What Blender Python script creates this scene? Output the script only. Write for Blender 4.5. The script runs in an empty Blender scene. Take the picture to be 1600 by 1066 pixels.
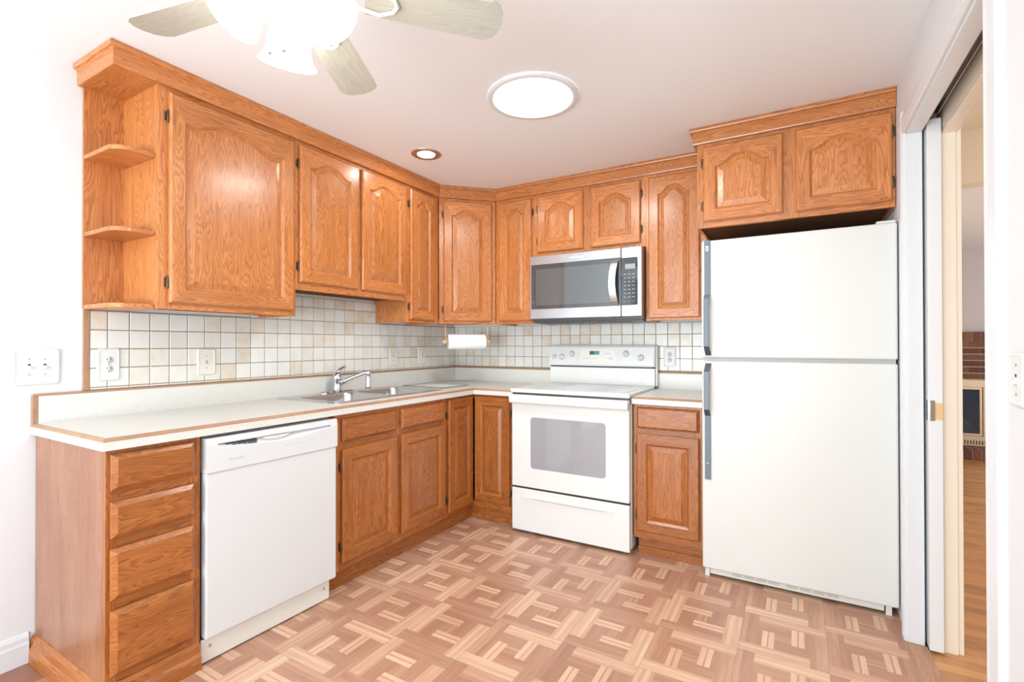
import bpy, bmesh, math, random
from mathutils import Vector, Matrix
random.seed(7)
S = bpy.context.scene
COL = S.collection
PI = math.pi
H = 2.3725            # ceiling height
W = 2.945             # right wall plane

# ------------------------------------------------------------------ camera
YAW, PITCH, ROLL = 0.5309, 0.0057, -0.0012
fw = Vector((-math.sin(YAW)*math.cos(PITCH), math.cos(YAW)*math.cos(PITCH), math.sin(PITCH)))
rt = Vector((math.cos(YAW), math.sin(YAW), 0)); up = rt.cross(fw)
rt2 = rt*math.cos(ROLL)+up*math.sin(ROLL); up2 = up*math.cos(ROLL)-rt*math.sin(ROLL)
cam = bpy.data.cameras.new('camera'); camo = bpy.data.objects.new('camera', cam); COL.objects.link(camo)
M = Matrix.Identity(4)
for i in range(3):
    M[i][0] = rt2[i]; M[i][1] = up2[i]; M[i][2] = -fw[i]
M.translation = Vector((2.5549, -3.4575, 1.2184)); camo.matrix_world = M
cam.sensor_width = 36; cam.lens = 771.88/1600*36; cam.shift_x = 8/1600; cam.shift_y = .0003
cam.clip_start = .02; cam.clip_end = 100
S.camera = camo

# ------------------------------------------------------------------ world, lights, exposure
vs = S.view_settings
vs.view_transform = 'Standard'; vs.look = 'None'; vs.gamma = 1; vs.use_curve_mapping = False
vs.exposure = 0.2
wd = bpy.data.worlds.new('sky'); S.world = wd; wd.use_nodes = True
wd.node_tree.nodes['Background'].inputs[0].default_value = (.86, .93, 1, 1)
wd.node_tree.nodes['Background'].inputs[1].default_value = 1.0

def area(name, loc, rot, sx, sy, power, col=(1,1,1), shape='RECTANGLE'):
    l = bpy.data.lights.new(name, 'AREA'); l.shape = shape; l.size = sx; l.size_y = sy
    l.energy = power; l.color = col
    o = bpy.data.objects.new(name, l); o.location = loc; o.rotation_euler = rot; COL.objects.link(o); return o
def point(name, loc, power, r, col=(1,1,1)):
    l = bpy.data.lights.new(name, 'POINT'); l.energy = power; l.shadow_soft_size = r; l.color = col
    o = bpy.data.objects.new(name, l); o.location = loc; COL.objects.link(o); return o
# daylight through a rear window assumed out of view, plus added fill lights
area('rear_window_daylight', (1.35, -6.15, 1.25), (PI/2, 0, 0), 2.4, 1.8, 44, (.83, .94, 1))
area('ceiling_fill', (1.35, -6.12, .75), (PI/2+.75, 0, 0), 2.4, .8, 106, (.84, .95, 1))  # upward fill light added to brighten the ceiling
area('living_fill', (5.9, 1.6, 1.35), (0, PI/2, 0), 1.6, 2.6, 32, (1, .96, .92))  # unseen lamp added to light the living room
area('dining_fill', (5.9, -1.6, 1.35), (0, PI/2, 0), 1.6, 2.2, 34, (1, .93, .84))  # unseen lamp added to light the dining side
FAN = (1.509, -2.691)
LAMPS = dict(bulb=1.7, sky=9, can=2)

# ------------------------------------------------------------------ materials
def mat(name, col, rough=.5, metal=0, spec=None, coat=0, emis=None, es=0, trans=0, ior=None, alpha=None):
    m = bpy.data.materials.new(name); m.use_nodes = True
    b = m.node_tree.nodes['Principled BSDF']
    b.inputs['Base Color'].default_value = (*col, 1); b.inputs['Roughness'].default_value = rough
    b.inputs['Metallic'].default_value = metal
    if spec is not None: b.inputs['Specular IOR Level'].default_value = spec
    if coat: b.inputs['Coat Weight'].default_value = coat; b.inputs['Coat Roughness'].default_value = .16
    if emis: b.inputs['Emission Color'].default_value = (*emis, 1); b.inputs['Emission Strength'].default_value = es
    if trans: b.inputs['Transmission Weight'].default_value = trans
    if ior: b.inputs['IOR'].default_value = ior
    if alpha is not None: b.inputs['Alpha'].default_value = alpha
    return m
class NT:
    def __init__(s, m): s.t = m.node_tree; s.b = m.node_tree.nodes['Principled BSDF']
    def n(s, ty, **kw):
        nd = s.t.nodes.new(ty)
        for k, v in kw.items():
            if isinstance(k, str) and hasattr(nd, k): setattr(nd, k, v)
        return nd
    def l(s, a, b): s.t.links.new(a, b)
    def math(s, op, a, b=None, c=None):
        nd = s.n('ShaderNodeMath', operation=op)
        for i, x in enumerate((a, b, c)):
            if x is None: continue
            if isinstance(x, (int, float)): nd.inputs[i].default_value = x
            else: s.l(x, nd.inputs[i])
        return nd.outputs[0]
    def ramp(s, f, stops):
        nd = s.n('ShaderNodeValToRGB'); e = nd.color_ramp.elements
        while len(e) < len(stops): e.new(.5)
        for i, (p, c) in enumerate(stops):
            e[i].position = p; e[i].color = (*c, 1) if len(c) == 3 else c
        s.l(f, nd.inputs[0]); return nd.outputs[0]
    def mix(s, f, a, b, bt='MIX'):
        nd = s.n('ShaderNodeMix', data_type='RGBA', blend_type=bt)
        for i, x in ((0, f), (6, a), (7, b)):
            if isinstance(x, (int, float)): nd.inputs[i].default_value = x
            elif isinstance(x, tuple): nd.inputs[i].default_value = (*x, 1)
            else: s.l(x, nd.inputs[i])
        return nd.outputs[2]
    def noise(s, vec, scale, detail=2, rough=.5, dist=0):
        nd = s.n('ShaderNodeTexNoise'); nd.inputs['Scale'].default_value = scale
        nd.inputs['Detail'].default_value = detail; nd.inputs['Roughness'].default_value = rough
        nd.inputs['Distortion'].default_value = dist
        s.l(vec, nd.inputs['Vector']); return nd.outputs[0]
    def scaled(s, vec, sc):
        nd = s.n('ShaderNodeVectorMath', operation='MULTIPLY'); s.l(vec, nd.inputs[0]); nd.inputs[1].default_value = sc
        return nd.outputs[0]
    def bump(s, h, st, dist=.002):
        nd = s.n('ShaderNodeBump'); nd.inputs['Strength'].default_value = st; nd.inputs['Distance'].default_value = dist
        s.l(h, nd.inputs['Height']); s.l(nd.outputs[0], s.b.inputs['Normal'])

def wood(name, light, midc, dark, rough=.3, rings=26, ring_amt=.5, pore=.55, coat=.15, tone_amt=.2, su=1.6, sv=11, worn=0):
    m = mat(name, midc, rough, coat=coat); t = NT(m)
    uv = t.n('ShaderNodeUVMap'); uv.uv_map = 'UVMap'
    at = t.n('ShaderNodeAttribute'); at.attribute_name = 'tone'
    big = t.noise(t.scaled(uv.outputs[0], (su, sv, 1)), 1, 2, .45, .3)
    fine = t.noise(t.scaled(uv.outputs[0], (9, 420, 1)), 1, 2, .6)
    poro = t.ramp(fine, [(.42, (1,1,1)), (.62, (0,0,0))])
    broad = t.noise(t.scaled(uv.outputs[0], (2.2, 26, 1)), 1, 3, .6)
    streak = t.noise(t.scaled(uv.outputs[0], (5, 130, 1)), 1, 2, .6)
    r = t.math('FRACT', t.math('ADD', t.math('MULTIPLY', big, rings), t.math('ADD', t.math('MULTIPLY', broad, 1.3), t.math('MULTIPLY', streak, 1.1))))
    r = t.math('POWER', r, 1.8)
    c = t.mix(t.ramp(broad, [(.3, (0,0,0)), (.7, (1,1,1))]), midc, light)
    c = t.mix(t.math('MULTIPLY', r, ring_amt), c, dark)
    pf = t.math('MULTIPLY', t.math('SUBTRACT', 1, poro), t.math('MULTIPLY', t.math('ADD', r, .35), pore))
    c = t.mix(pf, c, dark)
    if worn:
        wn_ = t.noise(t.scaled(t.n('ShaderNodeTexCoord').outputs['Object'], (7, 7, 2.5)), 1, 5, .65, .6)
        c = t.mix(t.math('MULTIPLY', t.ramp(wn_, [(.45, (0,0,0)), (.72, (1,1,1))]), worn), c, (.46, .25, .15))
        c = t.mix(t.math('MULTIPLY', t.ramp(wn_, [(.26, (1,1,1)), (.40, (0,0,0))]), worn), c, (.10, .035, .015))
    hsv = t.n('ShaderNodeHueSaturation'); t.l(c, hsv.inputs['Color'])
    t.l(t.math('ADD', 1, t.math('MULTIPLY', at.outputs['Fac'], tone_amt)), hsv.inputs['Value'])
    t.l(hsv.outputs[0], t.b.inputs['Base Color'])
    t.bump(fine, .12, .001)
    return m
OAK = wood('golden_oak', (.68, .28, .092), (.56, .195, .052), (.25, .065, .014))
OAK_SHADED = wood('shaded_golden_oak', (.50, .175, .04), (.38, .112, .021), (.14, .036, .007))  # same oak, with the base run's deeper shade put into the colour
PLY = wood('oak_veneer', (.30, .12, .055), (.245, .09, .038), (.15, .05, .02), ring_amt=.25, pore=.25, rough=.24, worn=.28)
EDGE = wood('oak_edge_strip', (.50, .29, .18), (.42, .23, .135), (.28, .14, .075), ring_amt=.3, coat=0, rough=.45)
DOWEL = wood('pine_dowel', (.80, .55, .30), (.74, .48, .24), (.6, .36, .17), ring_amt=.3, coat=0, rough=.5)
BLADE = wood('whitewashed_wood', (.55, .54, .47), (.48, .47, .41), (.38, .37, .31), ring_amt=.35, pore=.4, coat=0, rough=.5)
LFLOOR = wood('honey_strip_floor', (.56, .285, .12), (.50, .235, .088), (.36, .15, .05), ring_amt=.3, pore=.3, tone_amt=.35, rough=.35)
INSIDE = mat('cabinet_inside_brown', (.17, .08, .04), .85, spec=.05)

def wallmat(name, col, b=.06, rough=.6):
    m = mat(name, col, rough); t = NT(m)
    tc = t.n('ShaderNodeTexCoord')
    t.bump(t.noise(tc.outputs['Object'], 60, 4, .6), b, .004); return m
WALL = wallmat('white_wall_paint', (.75, .77, .79))
CEIL = wallmat('ceiling_paint', (.86, .87, .89), .05)
CREAM = wallmat('cream_wall_paint', (.80, .72, .60))
GREYW = wallmat('grey_wall_paint', (.56, .53, .535))
TRIM = mat('white_trim_gloss', (.73, .75, .77), .3)
CTRIM = mat('cream_trim_gloss', (.84, .76, .64), .35)

def tilemat():
    m = mat('glazed_cream_tile', (.8, .76, .7), .18); t = NT(m)
    at = t.n('ShaderNodeAttribute'); at.attribute_name = 'tone'
    tc = t.n('ShaderNodeTexCoord')
    mott = t.noise(tc.outputs['Object'], 16, 3, .6)
    f = t.math('ADD', t.math('MULTIPLY', at.outputs['Fac'], .75), t.math('MULTIPLY', t.math('SUBTRACT', mott, .5), 1.1))
    c = t.ramp(f, [(0, (.78, .775, .75)), (.45, (.74, .70, .63)), (.8, (.68, .58, .46)), (1, (.62, .49, .36))])
    t.l(c, t.b.inputs['Base Color']); return m
TILE = tilemat()
GROUT = mat('tan_grout', (.36, .27, .16), .9)
def lam():
    m = mat('cream_laminate', (.83, .82, .77), .35); t = NT(m); tc = t.n('ShaderNodeTexCoord')
    n = t.noise(tc.outputs['Object'], 260, 2, .6)
    t.l(t.ramp(n, [(.3, (.62, .61, .56)), (.5, (.73, .72, .68)), (.7, (.78, .77, .735))]), t.b.inputs['Base Color']); return m
LAM = lam()
ENAMEL = mat('white_enamel', (.77, .77, .75), .15)
DWW = mat('dishwasher_white', (.70, .715, .73), .3)
FRIDGE = mat('almond_white_textured', (.70, .70, .67), .38); _t = NT(FRIDGE)
_t.bump(_t.noise(_t.n('ShaderNodeTexCoord').outputs['Object'], 420, 2), .08, .001)
ALMOND = mat('almond_plastic', (.76, .73, .66), .45)
IVORY = mat('ivory_plate', (.76, .73, .65), .35)
WPLATE = mat('white_plate', (.73, .73, .72), .35)
def steelmat(name, col, rough, ax):
    m = mat(name, col, rough, 1); t = NT(m); tc = t.n('ShaderNodeTexCoord')
    n = t.noise(t.scaled(tc.outputs['Object'], ax), 1, 2)
    t.l(t.math('ADD', rough-.06, t.math('MULTIPLY', n, .12)), t.b.inputs['Roughness']); return m
STEEL = steelmat('brushed_steel', (.50, .52, .55), .32, (4, 400, 400))
SINKM = steelmat('sink_steel', (.64, .65, .67), .3, (300, 6, 6))
CHROME = mat('chrome', (.60, .62, .66), .07, 1)
NICKEL = mat('satin_nickel', (.50, .46, .42), .35, 1)
BRONZE = mat('aged_bronze', (.13, .085, .05), .4, .8)
BLACKG = mat('black_glass', (.02, .02, .024), .04, spec=.8)
OVENG = mat('grey_oven_glass', (.34, .34, .36), .05, spec=.9)
MWG = mat('smoked_glass', (.055, .06, .065), .03, spec=1.0)
COOKG = mat('pale_ceramic_glass', (.62, .64, .65), .06, spec=.8)
RINGM = mat('burner_ring_grey', (.42, .43, .45), .2)
DARK = mat('dark_gap', (.02, .02, .02), .8)
CHAR = mat('charcoal_plastic', (.07, .075, .085), .4)
SLATE = mat('slate_grey_handle', (.13, .16, .20), .38)
SLATED = mat('dark_slate_handle', (.06, .07, .085), .4)
GREYP = mat('grey_plastic', (.45, .46, .46), .5)
LGREY = mat('light_grey_print', (.55, .56, .58), .6)
TEAL = mat('teal_display', (.02, .16, .16), .2, emis=(.05, .5, .48), es=.35)
PAPER = mat('paper_towel', (.90, .91, .93), .85)
GLOW = mat('lit_frosted_shade', (.95, .95, .93), .4, emis=(1, .98, .94), es=5)
BULB = mat('lit_bulb', (1, 1, 1), .4, emis=(1, .97, .92), es=25)
SKYD = mat('lit_diffuser', (.95, .95, .95), .4, emis=(1, 1, 1), es=14)
CAN = mat('lit_lamp_lens', (1, 1, 1), .4, emis=(1, .98, .95), es=14)
FANW = mat('fan_cream_metal', (.80, .80, .74), .35)
BRASSY = mat('champagne_metal', (.70, .60, .44), .38, .6)
FIREG = mat('fire_door_glass', (.05, .065, .10), .08, spec=.7)
MORTAR = mat('pale_mortar', (.55, .46, .40), .9)
LOGM = mat('sawn_log', (.55, .30, .15), .8)
def brickmat():
    m = mat('red_brown_brick', (.2, .08, .05), .8); t = NT(m)
    at = t.n('ShaderNodeAttribute'); at.attribute_name = 'tone'
    n = t.noise(t.n('ShaderNodeTexCoord').outputs['Object'], 40, 3)
    f = t.math('ADD', t.math('MULTIPLY', at.outputs['Fac'], .6), t.math('MULTIPLY', n, .4))
    t.l(t.ramp(f, [(.1, (.085, .035, .022)), (.5, (.16, .065, .04)), (.9, (.26, .115, .07))]), t.b.inputs['Base Color']); return m
BRICK = brickmat()
def parquet():
    m = mat('parquet_vinyl', (.5, .3, .2), .33); t = NT(m)
    uv = t.n('ShaderNodeUVMap'); uv.uv_map = 'UVMap'
    at = t.n('ShaderNodeAttribute'); at.attribute_name = 'tone'
    fine = t.noise(t.scaled(uv.outputs[0], (10, 160, 1)), 1, 3, .6)
    broad = t.noise(t.scaled(uv.outputs[0], (3, 30, 1)), 1, 2, .5)
    v = t.math('ADD', at.outputs['Fac'], t.math('ADD', t.math('MULTIPLY', t.math('SUBTRACT', fine, .5), .34), t.math('MULTIPLY', t.math('SUBTRACT', broad, .5), .35)))
    c = t.ramp(v, [(0, (.32, .15, .095)), (.3, (.45, .235, .155)), (.6, (.60, .36, .245)), (.85, (.75, .51, .345)), (1, (.82, .60, .42))])
    t.l(c, t.b.inputs['Base Color']); return m
PARQ = parquet()

# ------------------------------------------------------------------ mesh builder
class MB:
    def __init__(s): s.v = []; s.f = []; s.uv = []; s.t = []; s.m = []; s.sm = []; s.off = (0, 0); s.tone = 0
    def piece(s, tone=None):
        s.off = (random.uniform(0, 40), random.uniform(0, 40)); s.tone = random.uniform(-.6, .6) if tone is None else tone; return s
    def face(s, pts, g=None, m=0, sm=False):
        pts = [Vector(p) for p in pts]
        n = Vector((0, 0, 0))
        for i in range(len(pts)):
            a, b = pts[i], pts[(i+1) % len(pts)]
            n += Vector(((a.y-b.y)*(a.z+b.z), (a.z-b.z)*(a.x+b.x), (a.x-b.x)*(a.y+b.y)))
        if n.length < 1e-12: return
        n.normalize()
        if g is None: g = Vector((0, 0, 1)) if abs(n.z) < .9 else Vector((1, 0, 0))
        g = Vector(g)
        h = g - n*g.dot(n)
        if h.length < .05: h = n.orthogonal()
        h.normalize(); k = n.cross(h)
        i0 = len(s.v); s.v += [tuple(p) for p in pts]; s.f.append(list(range(i0, i0+len(pts))))
        s.uv.append([(p.dot(h)+s.off[0], p.dot(k)+s.off[1]) for p in pts]); s.t.append(s.tone); s.m.append(m); s.sm.append(sm)
    def hexa(s, p, g=None, m=0, skip=()):   # p: 8 points, bottom ring then top ring (ccw from above)
        for nm, q in (('bot', (3,2,1,0)), ('top', (4,5,6,7)), ('a', (0,1,5,4)), ('b', (1,2,6,5)), ('c', (2,3,7,6)), ('d', (3,0,4,7))):
            if nm not in skip: s.face([p[i] for i in q], g, m)
    def box(s, x0, x1, y0, y1, z0, z1, g=None, m=0, new=True, tone=None):
        if new: s.piece(tone)
        x0, x1 = min(x0, x1), max(x0, x1); y0, y1 = min(y0, y1), max(y0, y1); z0, z1 = min(z0, z1), max(z0, z1)
        if g is None:
            d = (x1-x0, y1-y0, z1-z0); g = [(1,0,0), (0,1,0), (0,0,1)][d.index(max(d))]
        s.hexa([(x0,y0,z0), (x1,y0,z0), (x1,y1,z0), (x0,y1,z0), (x0,y0,z1), (x1,y0,z1), (x1,y1,z1), (x0,y1,z1)], g, m); return s
    def prism(s, poly, ax, a0, a1, m=0, g=None, sm=False):
        # poly 2-D points extruded along axis ax between a0 and a1
        def P(q, a):
            return {0: (a, q[0], q[1]), 1: (q[0], a, q[1]), 2: (q[0], q[1], a)}[ax]
        A = [P(q, a0) for q in poly]; B = [P(q, a1) for q in poly]
        ar = sum(poly[i][0]*poly[(i+1) % len(poly)][1]-poly[(i+1) % len(poly)][0]*poly[i][1] for i in range(len(poly)))
        flip = (ar < 0) != (ax == 1)
        if flip: A, B = B, A
        n = len(poly)
        s.face(A[::-1], g, m); s.face(B, g, m)
        for i in range(n):
            j = (i+1) % n; s.face([A[i], A[j], B[j], B[i]], g, m, sm)
        return s
    def lathe(s, o, axis, prof, n=24, m=0, sm=True, cap=True):
        # prof: (radius, distance along the axis)
        o = Vector(o); a = Vector(axis).normalized(); u = a.orthogonal().normalized(); v = a.cross(u)
        R = [[o+a*d+(u*math.cos(2*PI*i/n)+v*math.sin(2*PI*i/n))*max(r, 1e-5) for i in range(n)] for r, d in prof]
        for k in range(len(R)-1):
            for i in range(n):
                j = (i+1) % n; s.face([R[k][i], R[k][j], R[k+1][j], R[k+1][i]], a, m, sm)
        if cap:
            if prof[0][0] > 1e-4: s.face(R[0][::-1], None, m)
            if prof[-1][0] > 1e-4: s.face(R[-1], None, m)
        return s
    def tube(s, pts, r, n=12, m=0):
        pts = [Vector(p) for p in pts]; rings = []; prev = None
        for i, p in enumerate(pts):
            d = (pts[min(i+1, len(pts)-1)]-pts[max(i-1, 0)]).normalized()
            u = d.orthogonal().normalized() if prev is None else (prev-d*prev.dot(d)).normalized()
            prev = u; v = d.cross(u); rr = r[i] if isinstance(r, (list, tuple)) else r
            rings.append([p+(u*math.cos(2*PI*k/n)+v*math.sin(2*PI*k/n))*rr for k in range(n)])
        for a, b in zip(rings, rings[1:]):
            for k in range(n):
                j = (k+1) % n; s.face([a[k], a[j], b[j], b[k]], None, m, True)
        s.face(rings[0][::-1], None, m); s.face(rings[-1], None, m); return s
    def sweep(s, path, prof, closed=False, m=None, g=None):
        # path: 2-D points (plan); prof: (offset to the right of travel, z) list forming a closed profile
        n = len(path); off = []
        for i in range(n):
            p = Vector(path[i]); d0 = (p-Vector(path[i-1])).normalized() if i else None
            d1 = (Vector(path[i+1])-p).normalized() if i < n-1 else None
            d0 = d0 or d1; d1 = d1 or d0
            n0 = Vector((d0.y, -d0.x)); n1 = Vector((d1.y, -d1.x)); b = (n0+n1).normalized()
            off.append(b/max(.2, b.dot(n0)))
        R = [[(path[i][0]+off[i].x*o, path[i][1]+off[i].y*o, z) for o, z in prof] for i in range(n)]
        k = len(prof)
        for i in range(n-1):
            s.piece(); d = Vector(path[i+1])-Vector(path[i]); gg = Vector((d.x, d.y, 0)).normalized()
            for a in range(k):
                b = (a+1) % k; s.face([R[i][a], R[i][b], R[i+1][b], R[i+1][a]], gg, m[a] if m else 0)
        s.face(R[0][::-1], None, 0); s.face(R[-1], None, 0); return s
    def fbox(s, fr, s0, s1, z0, z1, d0, d1, g='z', m=0, new=True, tone=None):
        if new: s.piece(tone)
        G = Vector((0,0,1)) if g == 'z' else fr.e
        w = fr.w
        s.hexa([w(s0,z0,d1), w(s1,z0,d1), w(s1,z0,d0), w(s0,z0,d0), w(s0,z1,d1), w(s1,z1,d1), w(s1,z1,d0), w(s0,z1,d0)], G, m); return s
class Fr:   # a cabinet face: s runs along it, z up, d outwards
    def __init__(s, ox, oy, e, n): s.o = Vector((ox, oy, 0)); s.e = Vector((*e, 0)); s.n = Vector((*n, 0))
    def w(s, a, z, d): return s.o+s.e*a+s.n*d+Vector((0, 0, z))
BASE = {}
def thing(name, label, cat, base, group=None, rz=0):
    o = bpy.data.objects.new(name, None); o.empty_display_size = .05; COL.objects.link(o)
    o.location = base; o.rotation_euler = (0, 0, rz); o['label'] = label; o['category'] = cat
    if group: o['group'] = group
    BASE[o] = Vector(base); return o
def build(name, mb, mats, parent=None, bevel=0, seg=2, base=None, label=None, subsurf=0, wn=False):
    if not isinstance(mats, (list, tuple)): mats = [mats]
    b = BASE[parent] if parent else Vector(base or (0, 0, 0))
    me = bpy.data.meshes.new(name)
    bm = bmesh.new(); uvl = bm.loops.layers.uv.new('UVMap'); tl = bm.faces.layers.float.new('tone')
    for f, uv, t, mi, sm in zip(mb.f, mb.uv, mb.t, mb.m, mb.sm):
        vs_ = [bm.verts.new(Vector(mb.v[i])-b) for i in f]
        try: fa = bm.faces.new(vs_)
        except ValueError: continue
        for l, q in zip(fa.loops, uv): l[uvl].uv = q
        fa[tl] = t; fa.material_index = mi; fa.smooth = sm
    bmesh.ops.remove_doubles(bm, verts=bm.verts, dist=1e-5)
    bm.to_mesh(me); bm.free()
    for m in mats: me.materials.append(m)
    o = bpy.data.objects.new(name, me); COL.objects.link(o)
    if parent: o.parent = parent
    else: o.location = b
    BASE[o] = b
    if label: o['label'] = label
    if bevel:
        md = o.modifiers.new('bevel', 'BEVEL'); md.width = bevel; md.segments = seg; md.limit_method = 'ANGLE'; md.angle_limit = math.radians(40)
    return o
def solo(name, label, cat, mb, mats, base, group=None, **kw):
    o = build(name, mb, mats, None, base=base, **kw); o['label'] = label; o['category'] = cat
    if group: o['group'] = group
    return o
def struct(name, mb, mats, **kw):
    o = build(name, mb, mats, **kw); o['kind'] = 'structure'; return o
def text(name, s, size, mtx, m, parent):
    cu = bpy.data.curves.new('t', 'FONT'); cu.body = s; cu.size = size; cu.align_x = 'CENTER'; cu.align_y = 'CENTER'; cu.extrude = .0003
    t = bpy.data.objects.new('t', cu); COL.objects.link(t)
    dg = bpy.context.evaluated_depsgraph_get(); dg.update()
    me = bpy.data.meshes.new_from_object(t.evaluated_get(dg)); bpy.data.objects.remove(t); bpy.data.curves.remove(cu)
    me.transform(Matrix.Translation(-BASE[parent]) @ mtx); me.name = name
    me.materials.clear(); me.materials.append(m)
    o = bpy.data.objects.new(name, me); COL.objects.link(o); o.parent = parent; BASE[o] = BASE[parent]; return o
def face_mtx(fr, a, z, d):
    m_ = Matrix.Identity(4)
    for i in range(3): m_[i][0] = fr.e[i]; m_[i][1] = (0, 0, 1)[i]; m_[i][2] = fr.n[i]
    m_.translation = fr.w(a, z, d); return m_

# ------------------------------------------------------------------ the setting
YR = -6.2
# parquet floor: 12-inch squares, each a nested pinwheel of wooden slats
TX, TY, PX, PY = .795, -.963, .310, .3155
KIND = {(0,2): 0, (1,2): 0, (2,2): 1, (3,2): 1, (4,2): 0, (5,2): 1, (0,3): 1, (1,3): 0, (2,3): 1, (3,3): 1, (3,1): 0, (4,1): 1, (5,1): 1,
        (2,1): 0, (1,1): 0, (0,1): 0, (4,0): 0, (5,0): 1, (3,0): 0, (2,0): 1, (1,0): 0, (4,3): 1}
fl = MB()
def slats(x0, y0, k, u0, u1, v0, v1, along, n, tones, wts=None):
    # u right, v towards the viewer inside one square
    for i in range(n):
        W_ = wts or [1]*n; a, b = sum(W_[:i])/sum(W_), sum(W_[:i+1])/sum(W_)
        if along == 'u': q = (u0, u1, v0+(v1-v0)*a, v0+(v1-v0)*b)
        else: q = (u0+(u1-u0)*a, u0+(u1-u0)*b, v0, v1)
        pts = [(q[0], q[2]), (q[0], q[3]), (q[1], q[3]), (q[1], q[2])]
        g = (1, 0, 0) if along == 'u' else (0, 1, 0)
        for _ in range(k):
            pts = [(1-v, u) for u, v in pts]; g = (g[1], g[0], 0)
        fl.piece(tones[i % len(tones)]+random.uniform(-.07, .07))
        fl.face([(x0+.0005+u*(PX-.001), y0-.0005-v*(PY-.001), 0) for u, v in pts], g)
for i in range(-4, 8):
    for j in range(-4, 18):
        x0, y0 = TX+i*PX, TY-j*PY
        if x0+PX < .3 or x0 > W or y0 < YR: continue
        k = KIND.get((i, j), random.choice((0, 1))); k += random.choice((0, 2))
        b = random.uniform(-.05, .07)
        L = lambda *t: [x+b for x in t]
        lt = L(.72, .62, .78, .60) if random.random() < .6 else L(.62, .55, .66, .5)
        slats(x0, y0, k, 0, .2, 0, .8, 'v', 4, lt)
        slats(x0, y0, k, .8, 1, .2, 1, 'v', 4, lt[::-1])
        slats(x0, y0, k, .2, 1, 0, .2, 'u', 3, L(.38, .33, .3))
        slats(x0, y0, k, 0, .8, .8, 1, 'u', 3, L(.33, .36, .42))
        slats(x0, y0, k, .2, .6, .2, .4, 'u', 4, L(.27, .74, .38, .72), [3, 3, 1, 3.2])
        slats(x0, y0, k, .4, .8, .6, .8, 'u', 4, L(.74, .36, .74, .28), [3.2, 1, 3, 2.6])
        slats(x0, y0, k, .6, .8, .2, .6, 'v', 2, L(.27, .30))
        slats(x0, y0, k, .2, .4, .4, .8, 'v', 2, L(.30, .26))
        slats(x0, y0, k, .4, .6, .4, .6, 'v', 5, L(.30, .42, .28, .44, .28))
fl.piece(-.25)
fl.hexa([(-.1, YR-.1, -.06), (W+.155, YR-.1, -.06), (W+.155, .1, -.06), (-.1, .1, -.06), (-.1, YR-.1, -.0012), (W+.155, YR-.1, -.0012), (W+.155, .1, -.0012), (-.1, .1, -.0012)])
# joints between the squares show as thin dark lines
struct('floor', fl, PARQ)
struct('wall_left', MB().box(-.1, 0, YR-.1, 0, 0, H), WALL)
struct('wall_back', MB().box(-.1, W+.155, 0, .1, 0, H), WALL)
w = MB(); DY0, DY1, DZ = -1.90, -.885, 2.085
w.box(W, W+.05, DY1, 0, 0, H); w.box(W+.105, W+.155, DY1, 0, 0, H, m=1)
w.box(W, W+.05, DY0, DY1, DZ, H); w.box(W+.105, W+.155, DY0, DY1, DZ-.02, H, m=1)
w.box(W+.05, W+.105, DY0, 0, DZ+.09, H)
w.box(W, W+.155, YR-.1, DY0, 0, H)
struct('wall_right', w, [WALL, CREAM])
w = MB(); w.box(-.1, .1, YR-.1, YR, 0, H); w.box(2.6, W+.155, YR-.1, YR, 0, H); w.box(.1, 2.6, YR-.1, YR, 0, .3); w.box(.1, 2.6, YR-.1, YR, 2.2, H)
struct('wall_rear', w, WALL)
w = MB()
for x in (.1, .92, 1.73, 2.54): w.box(x, x+.06, YR-.06, YR-.02, .3, 2.2)
w.box(.1, 2.6, YR-.06, YR-.02, .3, .36); w.box(.1, 2.6, YR-.06, YR-.02, 2.14, 2.2)
struct('window_1', w, TRIM, bevel=.004)
# the ceiling with two round openings' fixtures mounted on its underside
struct('ceiling', MB().box(-.1, W+.155, YR-.1, .1, H, H+.1), CEIL)
# baseboard left of the cabinets
bb = MB(); bb.sweep([(0, YR), (0, -2.747)], [(0, 0), (.014, 0), (.014, .075), (.011, .082), (.011, .10), (.006, .112), (0, .115)])
struct('baseboard_left', bb, TRIM)
bb = MB(); bb.sweep([(W, -1.995), (W, YR)], [(0, 0), (.014, 0), (.014, .075), (.011, .082), (.011, .10), (.006, .112), (0, .115)])
struct('baseboard_right', bb, TRIM)
# doorway casing, jamb facings and pocket track
def casing_prof(y0, y1):
    return [(W, y0), (W-.010, y0), (W-.016, y0+(y1-y0)*.12), (W-.013, y0+(y1-y0)*.3), (W-.016, y0+(y1-y0)*.45), (W-.013, y0+(y1-y0)*.85), (W-.006, y1), (W, y1)]
struct('trim_1', MB().piece().prism([(x, y) for x, y in casing_prof(DY1+.005, DY1+.09)], 2, 0, DZ+.09), TRIM)
struct('trim_2', MB().piece().prism([(x, y) for x, y in casing_prof(DY0-.005, DY0-.09)], 2, 0, DZ+.09), TRIM)
struct('trim_3', MB().piece().prism([(x, z) for x, z in casing_prof(DZ, DZ+.09)], 1, DY0-.09, DY1+.09), TRIM)
w = MB(); w.box(W-.002, W+.048, DY1-.014, DY1-.0005, 0, DZ); w.box(W-.002, W+.048, DY0, DY1, DZ-.012, DZ-.0005)
struct('trim_4', w, TRIM, bevel=.002)
w = MB(); w.box(W+.107, W+.150, DY1-.014, DY1-.0005, 0, DZ-.02); w.box(W+.107, W+.150, DY0, DY1, DZ-.034, DZ-.0205)
w.box(W+.150, W+.168, DY1-.004, DY1+.06, 0, DZ+.04); w.box(W+.150, W+.168, DY0, DY1+.06, DZ-.025, DZ+.04)
struct('trim_5', w, CTRIM, bevel=.002)
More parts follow.
